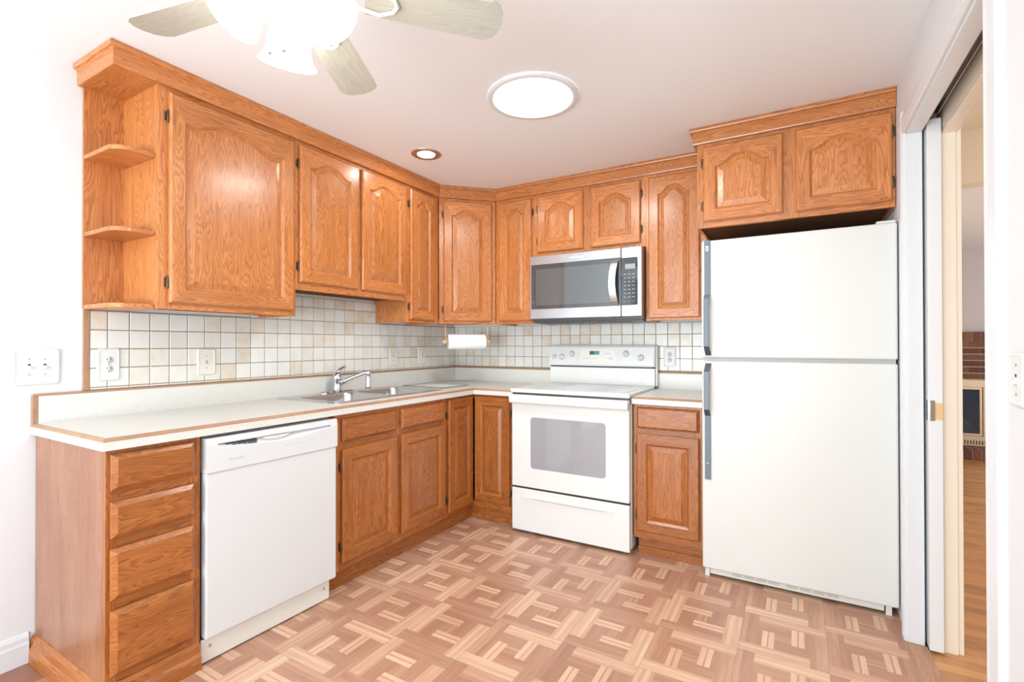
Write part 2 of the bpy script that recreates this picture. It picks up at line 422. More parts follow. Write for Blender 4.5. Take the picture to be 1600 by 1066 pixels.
track = MB(); track.box(W+.06, W+.095, DY0, DY1, DZ+.06, DZ+.088); track.box(W+.066, W+.07, DY0, DY1, DZ+.03, DZ+.06); track.box(W+.085, W+.089, DY0, DY1, DZ+.03, DZ+.06)
struct('trim_6', track, NICKEL)
d1 = struct('door_1', MB().box(W+.056, W+.1, -.935, -.08, .012, DZ+.02), TRIM, bevel=.002)
lp = MB(); lp.box(W+.060, W+.076, -.938, -.9345, .915, .995); lp.box(W+.0545, W+.0565, -.934, -.905, .915, .995)
build('latch_plate', lp, CHROME, d1, bevel=.001)
build('latch_mortise', MB().box(W+.0765, W+.0995, -.9365, -.9345, .92, .985, tone=0), DOWEL, d1)
hg = MB(); hg.lathe((W+.078, -.925, DZ+.045), (0, 1, 0), [(.0, 0), (.012, 0), (.012, .02), (0, .02)]); hg.box(W+.07, W+.086, -.93, -.90, DZ+.02, DZ+.04)
build('hanger_wheel', hg, NICKEL, d1)
struct('trim_7', MB().prism([(W-.02, 0), (W+.06, 0), (W+.055, .008), (W-.005, .009)], 1, DY0-.0, DY1-.015, g=(0,1,0)), EDGE)

# rooms seen through the doorway
FWX = 6.0
lf = MB()
y = -4.0
yy = -4.0; r_ = 0
while yy < 3.80:
    x = W+.06-random.uniform(0, .8)
    while x < FWX:
        ln = random.uniform(.6, 1.4); a, b = max(x, W+.06), min(x+ln, FWX)
        if b > a+.01: lf.piece(); lf.face([(a, yy, 0), (b, yy, 0), (b, yy+.057, 0), (a, yy+.057, 0)], (1, 0, 0))
        x += ln
    yy += .058
lf.piece(0).box(W+.155, FWX+.1, -4.1, 3.9, -.06, -.0015, g=(1,0,0))
struct('floor.001', lf, LFLOOR)
struct('wall_far', MB().box(W+.1, FWX+.1, 3.85, 3.95, 0, H), GREYW)
w = MB(); w.box(FWX, FWX+.1, -4.1, 3.95, 0, .5); w.box(FWX, FWX+.1, -4.1, 3.95, 2.2, H); w.box(FWX, FWX+.1, -4.1, -2.8, .5, 2.2); w.box(FWX, FWX+.1, -.4, .2, .5, 2.2); w.box(FWX, FWX+.1, 3.0, 3.95, .5, 2.2)
struct('wall_side', w, GREYW)
struct('wall_inner', MB().box(W+.055, W+.155, .1, 3.85, 0, H), CREAM)
struct('wall_dining', MB().box(W+.155, FWX+.1, -4.1, -4.0, 0, H), CREAM)
struct('ceiling.001', MB().box(W+.155, FWX+.1, -4.1, .22, H, H+.1), CREAM)
struct('ceiling.002', MB().box(W+.155, FWX+.1, 0.22, 3.95, 2.285, H+.1), CEIL)
struct('trim_8', MB().box(W+.155, FWX, .10, .22, 2.085, H), CREAM)

# ------------------------------------------------------------------ cabinet pieces
def loop(s0, s1, z0, z1, rise, t, n=28):
    """opening outline inset by t; the top edge swells into a cathedral arch of height rise"""
    a, b, c = s0+t, s1-t, z0+t
    rise *= 1-.35*t/max(.02, (s1-s0)/2)
    sh = z1-rise-t
    pts = [(a, c), (b, c)]
    if rise <= 0: return pts+[(b, sh), (a, sh)], [(0, 1), (1, 2), (2, 3), (3, 4)]
    h = (b-a)/2; m_ = (a+b)/2
    for i in range(n+1):
        x = b-(b-a)*i/n; q = min(1, abs(x-m_)/h/.90)**1.35
        pts.append((x, sh+rise*(.5+.5*math.cos(PI*q))**1.0))
    return pts, None
def panel_door(fr, s0, s1, z0, z1, arch, hinge, parent, m, stile=.058, rail=.058, th=.021):
    rise = arch
    N = 28
    o0, o1 = stile, rail
    def op(t): return loop(s0+stile, s1-stile, z0+rail, z1-rail, rise, t, N)[0]
    I0, I1, I2 = op(0), op(.004), op(.011)
    n = len(I0)
    def outer(ins):
        a, b, c, d = s0+ins, s1-ins, z0+ins, z1-ins; r = []
        for k, (x, z) in enumerate(I0):
            if k == 0: r.append((a, c))
            elif k == 1: r.append((b, c))
            else:
                f = (x-(s0+stile))/(s1-s0-2*stile); r.append((a+(b-a)*f, d))
        return r
    O = outer(0); O2 = outer(.007)
    mb = MB()
    rings = [[fr.w(x, z, d) for x, z in P] for P, d in ((O, .001), (O, th-.007), (O2, th), (I0, th), (I1, th-.004), (I2, th-.0115))]
    offs = [(random.uniform(0, 40), random.uniform(0, 40), random.uniform(-.5, .5)) for _ in range(4)]
    for a, b in zip(rings, rings[1:]):
        for k in range(n):
            j = (k+1) % n
            side = 0 if k == 0 else 1 if k == 1 else 3 if k == n-1 else 2
            mb.off = offs[side][:2]; mb.tone = offs[side][2]
            mb.face([a[k], a[j], b[j], b[k]], Vector((0,0,1)) if side in (1, 3) else fr.e)
    mb.face([rings[0][k] for k in range(n)][::-1], (0,0,1))
    d = build('door', mb, m, parent)
    pm = MB(); pm.piece()
    R = [[fr.w(x, z, dd) for x, z in op(t)] for t, dd in ((.0105, th-.0113), (.0145, th-.0113), (min(.040, .0145+.13*(s1-s0-2*stile)), th-.003))]
    for a, b in zip(R, R[1:]):
        for k in range(n):
            j = (k+1) % n; pm.face([a[k], a[j], b[j], b[k]], (0, 0, 1))
    pm.piece(pm.tone); pm.face(R[-1], (0, 0, 1))
    build('raised_panel', pm, m, d)
    if hinge:
        sgn = -1 if hinge == 'L' else 1
        hs = s0-.004 if hinge == 'L' else s1+.004
        for hz in (z0+.085, z1-.085 if z1-z0 < .6 else z1-.10):
            h = MB(); p = fr.w(hs, hz-.024, .007)
            h.lathe(p, (0,0,1), [(0, -.004), (.003, -.003), (.0045, 0), (.0045, .048), (.003, .051), (0, .052)], 10)
            h.fbox(fr, *sorted((hs, hs+sgn*.010)), hz-.019, hz+.019, 0, .003)
            build('hinge', h, BRONZE, d)
    return d
def drawer_front(name, fr, s0, s1, z0, z1, parent, m, ch=.014, th=.022):
    mb = MB().piece()
    R = [[fr.w(x, z, d) for x, z in ((s0+i, z0+i), (s1-i, z0+i), (s1-i, z1-i), (s0+i, z1-i))] for i, d in ((0, .001), (0, .010), (ch, th))]
    for a, b in zip(R, R[1:]):
        for k in range(4): mb.face([a[k], a[(k+1) % 4], b[(k+1) % 4], b[k]], fr.e)
    mb.face(R[-1], fr.e); mb.face(R[0][::-1], fr.e)
    return build(name, mb, m, parent, bevel=.0015)
def frame(fr, s0, s1, z0, z1, stiles, rails, parent, m, th=.019):
    """stiles: list of (a,b); rails: list of (z0,z1) spanning between the outer stiles"""
    mb = MB()
    for a, b in stiles: mb.fbox(fr, a, b, z0, z1, -th, 0, 'z')
    for c, d in rails:
        for (a0, a1), (b0, b1) in zip(stiles, stiles[1:]): mb.fbox(fr, a1, b0, c, d, -th, -.0004, 's')
    return build('face_frame', mb, m, parent, bevel=.0012)
def carcass(fr, s0, s1, z0, z1, depth, parent, m, recess=.016, th=.019):
    mb = MB()
    mb.fbox(fr, s0, s0+.014, z0, z1, -depth, -th, 'z'); mb.fbox(fr, s1-.014, s1, z0, z1, -depth, -th, 'z')
    mb.fbox(fr, s0+.014, s1-.014, z0+recess, z0+recess+.014, -depth, -th, 's', 1); mb.fbox(fr, s0+.014, s1-.014, z1-.014, z1, -depth, -th, 's')
    mb.fbox(fr, s0+.014, s1-.014, z0+.014, z1, -depth, -depth+.006, 'z')
    return build('carcass', mb, [m, INSIDE], parent)

UB, UT = 1.365, 2.300       # bottom and top of the wall cabinets
GW = 'oak wall cabinets'; GB = 'oak base cabinets'
LEFT = lambda y0: Fr(.307, y0, (0, 1), (1, 0))
BACK = lambda x0: Fr(x0, -.307, (1, 0), (0, -1))
def wall_cab(fr, wdt, z0, doors, label, arch, dz=(.026, .036), stiles=None, depth=.305, hinges=None, ds=None):
    t = thing('wall_cabinet', label, 'cabinet', fr.w(wdt/2, z0, -depth/2), GW)
    carcass(fr, 0, wdt, z0, UT, depth-.011, t, OAK)
    st = stiles
    frame(fr, 0, wdt, z0, UT, st, [(z0, z0+.045), (UT-.06, UT)], t, OAK)
    for (a, b), hg_ in zip(doors, hinges):
        panel_door(fr, a, b, z0+dz[0], UT-dz[1], arch, hg_, t, OAK)
    return t
# left run (y increases to the right as one faces it)
wall_cab(LEFT(-2.443), .643, UB, [(.038, .622)], 'widest oak wall cabinet, single large arched door beside the open end shelves', .052,
         stiles=[(0, .05), (.605, .643)], hinges=['L'])
wall_cab(LEFT(-1.80), .86, 1.505, [(.017, .412), (.444, .83)], 'shorter two-door oak wall cabinet hung over the kitchen sink', .045,
         dz=(.038, .036), stiles=[(0, .03), (.395, .465), (.815, .86)], hinges=['L', 'R'])
wall_cab(LEFT(-.94), .326, UB, [(.012, .272)], 'narrow arched oak wall cabinet between the sink cabinet and the diagonal corner cabinet', .04,
         dz=(.022, .036), stiles=[(0, .045), (.25, .326)], hinges=['L'])
# diagonal corner
r2 = math.sqrt(.5)
fd = Fr(.307, -.612, (r2, r2), (r2, -r2)); wd_ = .305/r2
t = thing('corner_wall_cabinet', 'diagonal oak corner wall cabinet with one arched door above the paper towel roll', 'cabinet', (.25, -.25, UB), GW)
mb = MB(); mb.piece()
poly = [(.003, -.003), (.003, -.612), (.290, -.612), (.612, -.290), (.612, -.003)]
mb.prism(poly, 2, UB+.016, UB+.03, g=(1,0,0)); mb.prism(poly, 2, UT-.014, UT, g=(1,0,0))
mb.box(.003, .288, -.613, -.6, UB, UT, g=(0,0,1)); mb.box(.6, .613, -.288, -.003, UB, UT, g=(0,0,1))
build('carcass', mb, OAK, t)
frame(fd, .004, wd_-.004, UB, UT, [(.004, .05), (wd_-.05, wd_-.004)], [(UB, UB+.045), (UT-.06, UT)], t, OAK)
panel_door(fd, .036, wd_-.036, UB+.022, UT-.036, .045, 'L', t, OAK)
# back run
wall_cab(BACK(.612), .328, UB, [(.034, .305)], 'narrow arched oak wall cabinet just left of the microwave', .04,
         dz=(.024, .036), stiles=[(0, .05), (.285, .328)], hinges=['R'])
wall_cab(BACK(.94), .79, 1.838, [(.026, .37), (.425, .759)], 'short two-door oak wall cabinet directly above the microwave', .045,
         dz=(.027, .036), stiles=[(0, .045), (.35, .445), (.745, .79)], hinges=['L', 'R'])
wall_cab(BACK(1.73), .362, UB, [(.020, .325)], 'tall arched oak wall cabinet between the microwave and the refrigerator', .05,
         dz=(.014, .036), stiles=[(0, .045), (.31, .362)], hinges=[None])
# over the refrigerator
ff = Fr(2.094, -.645, (1, 0), (0, -1)); fwid = W-.003-2.094
t = thing('refrigerator_cabinet', 'deep two-door oak cabinet fixed above the refrigerator', 'cabinet', (2.52, -.32, 1.838), GW)
carcass(ff, 0, fwid, 1.838, UT, .642, t, OAK)
frame(ff, 0, fwid, 1.838, UT, [(0, .045), (.39, .475), (.825, fwid)], [(1.838, 1.885), (UT-.06, UT)], t, OAK)
panel_door(ff, .033, .404, 1.868, UT-.034, .05, 'L', t, OAK)
panel_door(ff, .458, .835, 1.865, UT-.034, .05, 'R', t, OAK)
build('bottom_panel', MB().box(2.11, W-.02, -.62, -.01, 1.852, 1.853), INSIDE, t)

# open end shelves
t = thing('end_shelf_unit', 'open oak end shelf unit with rounded shelves left of the wall cabinets', 'shelf unit', (.15, -2.51, UB))
build('back_panel', MB().box(.001, .014, -2.585, -2.4435, UB+.003, UT, g=(0,0,1)), OAK, t)
build('side_panel', MB().box(.014, .300, -2.4435, -2.436-.0005, UB+.003, UT, g=(0,0,1)), OAK, t)
def quarter(z, th, name='shelf'):
    p = [(.014, -2.4437), (.014, -2.585)]
    for i in range(11):
        a = -PI/2+PI/2*i/10; p.append((.222+.066*math.cos(a), -2.519+.066*math.sin(a)))
    p += [(.288, -2.4437)]
    build(name, MB().piece().prism(p, 2, z, z+th, g=(0,1,0)), OAK, t, bevel=.003)
quarter(UB, .018); quarter(1.665, .018); quarter(1.985, .018)
build('top_panel', MB().box(.002, .309, -2.598, -2.4437, 2.285, UT, g=(1, 0, 0)), OAK, t)

# crown moulding
CP = [(0, 2.286), (.016, 2.286), (.018, 2.292), (.018, 2.345), (.022, 2.349), (.030, 2.351), (.032, 2.358), (.030, H-.0015), (0, H-.0015)]
cm = MB()
cm.sweep([(.001, -2.586), (.309, -2.586), (.309, -.6128), (.6128, -.309), (2.088, -.309)], CP)
solo('crown_moulding', 'long oak crown moulding running along the left cabinets, diagonal corner and back wall', 'moulding', cm, OAK, (.31, -1.6, 2.29), 'oak crown mouldings')
cm = MB(); cm.sweep([(2.092, -.345), (2.092, -.647), (W-.002, -.647)], CP)
solo('crown_moulding', 'short oak crown moulding above the refrigerator cabinet', 'moulding', cm, OAK, (2.5, -.65, 2.29), 'oak crown mouldings')

# ------------------------------------------------------------------ base cabinets
BF = .605; BT = .872
def BL(y0): return Fr(BF, y0, (0, 1), (1, 0))
# drawer base
fr = BL(-2.728)
t = thing('drawer_base_cabinet', 'oak base cabinet with four drawers at the left end of the counter', 'cabinet', (.3, -2.58, 0), GB)
mb = MB(); mb.fbox(fr, .283, .297, .10, BT, -.6, -.019, 'z'); mb.fbox(fr, .006, .29, .10, .114, -.6, -.019); mb.fbox(fr, .006, .29, 0, .10, -.06, -.045, 's')
build('carcass', mb, OAK_SHADED, t)
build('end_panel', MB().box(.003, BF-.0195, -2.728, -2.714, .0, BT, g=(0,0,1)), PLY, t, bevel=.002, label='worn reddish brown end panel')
frame(fr, 0, .297, .10, BT, [(0, .03), (.262, .297)], [(.10, .14), (.33, .39), (.535, .59), (.69, .745), (.845, BT)], t, OAK_SHADED)
for z0, z1 in ((.125, .343), (.376, .546), (.579, .70), (.735, .857)): drawer_front('drawer_front', fr, .011, .272, z0, z1, t, OAK_SHADED, ch=.016)
bb = MB()
bb.sweep([(.004, -2.728), (BF-.001, -2.728), (BF-.001, -2.434)], [(.0005, 0), (.022, 0), (.020, .045), (.014, .06), (.012, .085), (.004, .098), (.0005, .1)])
build('base_moulding', bb, OAK_SHADED, t)
# sink base
fr = BL(-1.80); ws = .887
t = thing('sink_base_cabinet', 'oak base cabinet with two doors and two false drawer fronts below the sink', 'cabinet', (.3, -1.36, 0), GB)
mb = MB(); mb.fbox(fr, 0, .014, .10, BT, -.6, -.019); mb.fbox(fr, ws-.014, ws, .10, BT, -.6, -.019); mb.fbox(fr, .014, ws-.014, .10, .114, -.6, -.019)
build('carcass', mb, OAK_SHADED, t)
build('toe_kick', MB().fbox(fr, 0, ws, 0, .1, -.055, -.04, 's'), OAK_SHADED, t)
frame(fr, 0, ws, .10, BT, [(0, .05), (.40, .475), (.84, ws)], [(.10, .15), (.69, .745), (.835, BT)], t, OAK_SHADED)
drawer_front('false_drawer_front', fr, .036, .416, .735, .848, t, OAK_SHADED, ch=.012); drawer_front('false_drawer_front', fr, .459, .85, .735, .852, t, OAK_SHADED, ch=.012)
panel_door(fr, .036, .420, .135, .697, 0, 'L', t, OAK_SHADED, stile=.052, rail=.055)
panel_door(fr, .459, .862, .140, .705, 0, None, t, OAK_SHADED, stile=.052, rail=.055)
# corner base, L-shaped with a pair of doors meeting in the inside corner
fr = BL(-.913); fb = Fr(.605, -.605, (1, 0), (0, -1))
t = thing('corner_base_cabinet', 'oak corner base cabinet whose two doors meet in the inside corner left of the range', 'cabinet', (.3, -.3, 0), GB)
mb = MB(); mb.piece(); P2 = [(.003, -.003), (.003, -.911), (.585, -.911), (.585, -.585), (.936, -.585), (.936, -.003)]
mb.prism(P2, 2, .1, .114, g=(1,0,0)); mb.box(.003, .585, -.912, -.9, .1, BT, g=(0,0,1)); mb.box(.924, .936, -.585, -.003, .1, BT, g=(0,0,1))
build('carcass', mb, OAK_SHADED, t)
mb = MB(); mb.box(.55, .565, -.912, -.55, 0, .1, g=(0,1,0)); mb.box(.5655, .936, -.565, -.55, 0, .1, g=(1,0,0))
build('toe_kick', mb, OAK_SHADED, t)
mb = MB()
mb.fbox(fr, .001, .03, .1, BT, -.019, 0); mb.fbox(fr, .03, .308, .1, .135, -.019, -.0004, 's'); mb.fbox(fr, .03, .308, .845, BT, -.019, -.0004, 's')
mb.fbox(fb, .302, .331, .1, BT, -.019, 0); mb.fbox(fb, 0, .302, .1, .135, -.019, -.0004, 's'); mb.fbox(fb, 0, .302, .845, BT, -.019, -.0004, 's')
build('face_frame', mb, OAK_SHADED, t, bevel=.0012)
panel_door(fr, .011, .285, .128, .858, 0, 'L', t, OAK_SHADED, stile=.05, rail=.055)
panel_door(fb, .024, .302, .140, .858, 0, 'R', t, OAK_SHADED, stile=.05, rail=.055)
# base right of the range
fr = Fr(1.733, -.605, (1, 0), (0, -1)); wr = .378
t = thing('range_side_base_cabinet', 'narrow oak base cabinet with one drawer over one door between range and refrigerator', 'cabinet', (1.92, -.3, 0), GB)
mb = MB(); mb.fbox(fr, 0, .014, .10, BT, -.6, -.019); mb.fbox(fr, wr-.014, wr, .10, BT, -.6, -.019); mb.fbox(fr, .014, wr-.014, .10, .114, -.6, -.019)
build('carcass', mb, OAK_SHADED, t)
mb = MB(); mb.fbox(fr, .02, wr, 0, .1, -.05, -.035, 's'); mb.fbox(fr, .02, wr, 0, .045, -.035, -.026, 's'); build('toe_kick', mb, OAK_SHADED, t)
frame(fr, 0, wr, .10, BT, [(0, .045), (.34, wr)], [(.10, .15), (.69, .745), (.835, BT)], t, OAK_SHADED)
drawer_front('drawer_front', fr, .022, .362, .733, .855, t, OAK_SHADED, ch=.012)
panel_door(fr, .022, .364, .145, .702, 0, 'L', t, OAK_SHADED, stile=.055, rail=.055)

# ------------------------------------------------------------------ countertops
CF, CT, YL = .632, .914, -2.745
SX0, SX1, SY0, SY1 = .055, .522, -1.705, -.875       # sink cut-out
KX0, KX1, KY0, KY1 = .085, .455, -.735, -.45         # inset board cut-out
def slab(mb, xs, ys, inside, z0, z1, mi=0):
    n, m_ = len(xs)-1, len(ys)-1
    ok = [[inside((xs[i]+xs[i+1])/2, (ys[j]+ys[j+1])/2) for j in range(m_)] for i in range(n)]
    g = lambda i, j: 0 <= i < n and 0 <= j < m_ and ok[i][j]
    for i in range(n):
        for j in range(m_):
            if not ok[i][j]: continue
            a, b, c, d = xs[i], xs[i+1], ys[j], ys[j+1]
            mb.face([(a,c,z1), (b,c,z1), (b,d,z1), (a,d,z1)], None, mi); mb.face([(a,d,z0), (b,d,z0), (b,c,z0), (a,c,z0)], None, mi)
            if not g(i-1, j): mb.face([(a,d,z0), (a,c,z0), (a,c,z1), (a,d,z1)], None, mi)
            if not g(i+1, j): mb.face([(b,c,z0), (b,d,z0), (b,d,z1), (b,c,z1)], None, mi)
            if not g(i, j-1): mb.face([(a,c,z0), (b,c,z0), (b,c,z1), (a,c,z1)], None, mi)
            if not g(i, j+1): mb.face([(b,d,z0), (a,d,z0), (a,d,z1), (b,d,z1)], None, mi)
t = thing('countertop', 'L-shaped cream laminate countertop with oak edge strip holding the sink', 'countertop', (.3, -1.4, .875))
mb = MB(); e = .012
def ins(x, y):
    if SX0 < x < SX1 and SY0 < y < SY1: return False
    if KX0 < x < KX1 and KY0 < y < KY1: return False
    return (x < CF-e and y > YL+e) or (y > -CF+e and x < .9395)
slab(mb, sorted({.002, SX0, SX1, KX0, KX1, CF-e, .9395}), sorted({YL+e, SY0, SY1, KY0, KY1, -CF+e, -.002}), ins, BT+.0015, CT)
build('worktop', mb, LAM, t)
def edge_prof(): return [(-.001, BT+.0015), (e-.0005, BT+.0015), (e-.0005, CT-.012), (-.001, CT-.012)]
path = [(.002, YL+e), (CF-e, YL+e), (CF-e, -CF+e), (.9395, -CF+e)]
build('front_edge', MB().sweep(path, edge_prof()), LAM, t)
build('edge_strip', MB().sweep(path, [(-.001, CT-.0118), (e, CT-.0118), (e, CT-.010), (.001, CT), (-.001, CT)]), EDGE, t, label='thin oak strip along the counter edge')
LZ = 1.027
lip = MB(); lip.box(.0015, .020, YL+e+.008, -.0015, CT, LZ-.009); lip.box(.020, .9395, -.020, -.0015, CT, LZ-.009)
build('upstand', lip, LAM, t)
lt_ = MB(); lt_.box(.0015, .021, YL+.003, -.0015, LZ-.0088, LZ, g=(0,1,0)); lt_.box(.021, .9395, -.021, -.0015, LZ-.0088, LZ, g=(1,0,0)); lt_.box(.0015, .021, YL+.003, YL+e+.0078, CT, LZ-.009, g=(0,0,1))
build('upstand_strip', lt_, EDGE, t, bevel=.002, label='oak strip capping the upstand')
t = thing('countertop', 'short cream laminate countertop piece between the range and the refrigerator', 'countertop', (1.92, -.3, .875))
mb = MB(); mb.box(1.7315, 2.113, -CF+e, -.002, BT+.0015, CT); build('worktop', mb, LAM, t)
path = [(1.7315, -CF+e), (2.113, -CF+e)]
build('front_edge', MB().sweep(path, edge_prof()), LAM, t)
build('edge_strip', MB().sweep(path, [(-.001, CT-.0118), (e, CT-.0118), (e, CT-.010), (.001, CT), (-.001, CT)]), EDGE, t, label='thin oak strip along the counter edge')
build('upstand', MB().box(1.7315, 2.113, -.020, -.0015, CT, LZ-.009), LAM, t)
build('upstand_strip', MB().box(1.7315, 2.113, -.021, -.0015, LZ-.0088, LZ, g=(1,0,0)), EDGE, t, bevel=.002, label='oak strip capping the upstand')

# ------------------------------------------------------------------ tiled backsplash
def tiles(mb, fr, s0, s1, zt, ph, pitch, zr, rp):
    mb.fbox(fr, s0, s1, LZ+.0005, zt, .0005, .0045, m=1)
    k = math.floor((s0-ph)/pitch)
    while ph+k*pitch < s1:
        a, b = max(ph+k*pitch+.0019, s0+.001), min(ph+(k+1)*pitch-.0019, s1-.001); k += 1
        if b-a < .006: continue
        j = -1
        while zr+j*rp < zt:
            c, d = max(zr+j*rp+.0019, LZ+.002), min(zr+(j+1)*rp-.0019, zt-.001); j += 1
            if d-c < .006: continue
            mb.piece(random.choice((0, .05, .12, .2, .35, .55, .8)))
            R = [[fr.w(x, z, q) for x, z in ((a+i, c+i), (b-i, c+i), (b-i, d-i), (a+i, d-i))] for i, q in ((0, .0045), (0, .0065), (.0016, .008))]
            for A, B in zip(R, R[1:]):
                for n_ in range(4): mb.face([A[n_], A[(n_+1) % 4], B[(n_+1) % 4], B[n_]])
            mb.face(R[-1])
fl_ = Fr(0, 0, (0, 1), (1, 0)); fb_ = Fr(0, 0, (1, 0), (0, -1))
mb = MB(); tiles(mb, fl_, -2.560, -1.8540, UB-.001, -2.498, .0805, 1.038, .081)
tiles(mb, fl_, -1.8540, -.8880, 1.504, -2.498, .0805, 1.038, .081); tiles(mb, fl_, -.8880, -.009, UB-.001, -2.498, .0805, 1.038, .081)
solo('tile_backsplash', 'cream square-tile backsplash on the left wall above the sink counter', 'backsplash', mb, [TILE, GROUT], (0, -1.3, 1.03), 'cream tile backsplashes')
mb = MB(); tiles(mb, fb_, .009, 2.12, UB-.001, 1.718, .0795, 1.036, .083)
solo('tile_backsplash', 'cream square-tile backsplash on the back wall behind the range', 'backsplash', mb, [TILE, GROUT], (1, 0, 1.03), 'cream tile backsplashes')
solo('tile_edge_strip', 'vertical oak strip finishing the left edge of the tiles', 'trim', MB().box(.0006, .010, -2.583, -2.5605, LZ+.0005, UB-.001, g=(0,0,1)), EDGE, (.005, -2.57, LZ), bevel=.002)

# ------------------------------------------------------------------ sink, tap, inset board
t = thing('kitchen_sink', 'stainless steel double-bowl sink set into the left counter', 'sink', (.29, -1.29, CT))
def rrect(x0, x1, y0, y1, r, n=6):
    p = []
    for cx, cy, a0 in ((x1-r, y1-r, 0), (x0+r, y1-r, 90), (x0+r, y0+r, 180), (x1-r, y0+r, 270)):
        for i in range(n+1): a = math.radians(a0+90*i/n); p.append((cx+r*math.cos(a), cy+r*math.sin(a)))
    return p
def bridge(mb, A, B, sm=True, m=0):
    n = len(A)
    for k in range(n): mb.face([A[k], A[(k+1) % n], B[(k+1) % n], B[k]], None, m, sm)
bowls = [(.145, .500, -1.675, -1.300), (.145, .500, -1.262, -.905)]
mb = MB()
ro = rrect(.034, .535, -1.728, -.855, .02); ri = rrect(.046, .523, -1.716, -.867, .014)
z3 = lambda P, z: [(x, y, z) for x, y in P]
bridge(mb, z3(ro, CT+.0006), z3(ro, CT+.0035)); bridge(mb, z3(ro, CT+.0035), z3(ri, CT+.005))
# deck with two bowl openings, as cells around the rounded bowls
def deck(mb, x0, x1, y0, y1, B, z):
    bx0, bx1, by0, by1 = B; op_ = rrect(bx0, bx1, by0, by1, .055)
    n = len(op_); out = []
    for x, y in op_:
        cx, cy = (bx0+bx1)/2, (by0+by1)/2
        u, v = (x-cx)/((bx1-bx0)/2), (y-cy)/((by1-by0)/2); q = max(abs(u), abs(v)); u, v = u/q, v/q
        out.append(((x0+x1)/2+u*(x1-x0)/2, (y0+y1)/2+v*(y1-y0)/2))
    bridge(mb, z3(out, z), z3(op_, z), False)
ym_ = -1.281
deck(mb, .046, .523, -1.716, ym_, bowls[0], CT+.005); deck(mb, .046, .523, ym_, -.867, bowls[1], CT+.005)
build('rim', mb, SINKM, t)
for B in bowls:
    mb = MB(); a = B; R = []
    for i, z, r in ((0, CT+.0049, .055), (.006, CT-.004, .052), (.012, CT-.13, .05), (.035, CT-.165, .05), (.10, CT-.172, .03)):
        R.append(z3(rrect(a[0]+i, a[1]-i, a[2]+i, a[3]-i, r), z))
    for A_, B_ in zip(R, R[1:]): bridge(mb, A_, B_)
    mb.face(R[-1]); b = build('bowl', mb, SINKM, t)
    cx, cy = (a[0]+a[1])/2, (a[2]+a[3])/2
    dm = MB(); dm.lathe((cx, cy, CT-.1718), (0,0,1), [(.042, 0), (.042, .002), (.03, .003), (.028, .001), (0, .001)]); build('drain', dm, CHROME, b)
t = thing('kitchen_faucet', 'chrome single-lever faucet on the back ledge of the sink', 'faucet', (.09, -1.345, CT+.005))
z0 = CT+.0052; fx, fy = .092, -1.345
pts = rrect(fx-.028, fx+.028, fy-.125, fy+.125, .027)
pl = MB(); bridge(pl, z3(pts, z0), z3(pts, z0+.007)); pi_ = rrect(fx-.020, fx+.020, fy-.117, fy+.117, .019); bridge(pl, z3(pts, z0+.007), z3(pi_, z0+.012)); pl.face(z3(pi_, z0+.012))
build('base_plate', pl, CHROME, t)
build('body', MB().lathe((fx, fy, z0+.01), (0,0,1), [(.030, 0), (.027, .012), (.024, .03), (.024, .055), (.027, .07), (.028, .09), (.024, .105), (.014, .115), (0, .118)]), CHROME, t)
lv = MB(); lv.tube([(fx, fy, z0+.12), (fx-.006, fy+.02, z0+.137), (fx-.012, fy+.055, z0+.152), (fx-.015, fy+.078, z0+.156)], [.011, .010, .008, .007]); build('lever', lv, CHROME, t)
tipx, tipy, tipz = .245, -1.235, 1.045
sp = MB(); sp.tube([(fx+.014, fy+.006, z0+.05), (fx+.05, fy+.032, z0+.08), (tipx-.02, tipy-.014, tipz-.004), (tipx-.004, tipy-.003, tipz), (tipx, tipy, tipz-.003)], [.0135, .0125, .012, .0125, .013]); build('spout', sp, CHROME, t)
build('spray_head', MB().lathe((tipx, tipy, tipz+.010), (0,0,-1), [(0, -.002), (.012, 0), (.016, .006), (.016, .03), (.0125, .034), (.0145, .04), (.016, .06), (.014, .085), (.017, .098), (.017, .112), (0, .112)]), CHROME, t)
t = thing('inset_cutting_board', 'white cutting board with steel frame set into the counter right of the sink', 'cutting board', (.27, -.59, CT))
mb = MB()
for a in ((KX0-.008, KX0+.006, KY0-.008, KY1+.008), (KX1-.006, KX1+.008, KY0-.008, KY1+.008), (KX0+.006, KX1-.006, KY0-.008, KY0+.006), (KX0+.006, KX1-.006, KY1-.006, KY1+.008)):
    mb.box(*a, CT+.0004, CT+.0035)
build('frame', mb, mat('dull_steel_frame', (.30, .31, .32), .4, 1), t, bevel=.001)
build('board', MB().box(KX0+.0065, KX1-.0065, KY0+.0065, KY1-.0065, CT-.018, CT+.002), mat('white_board', (.86, .86, .84), .45), t)

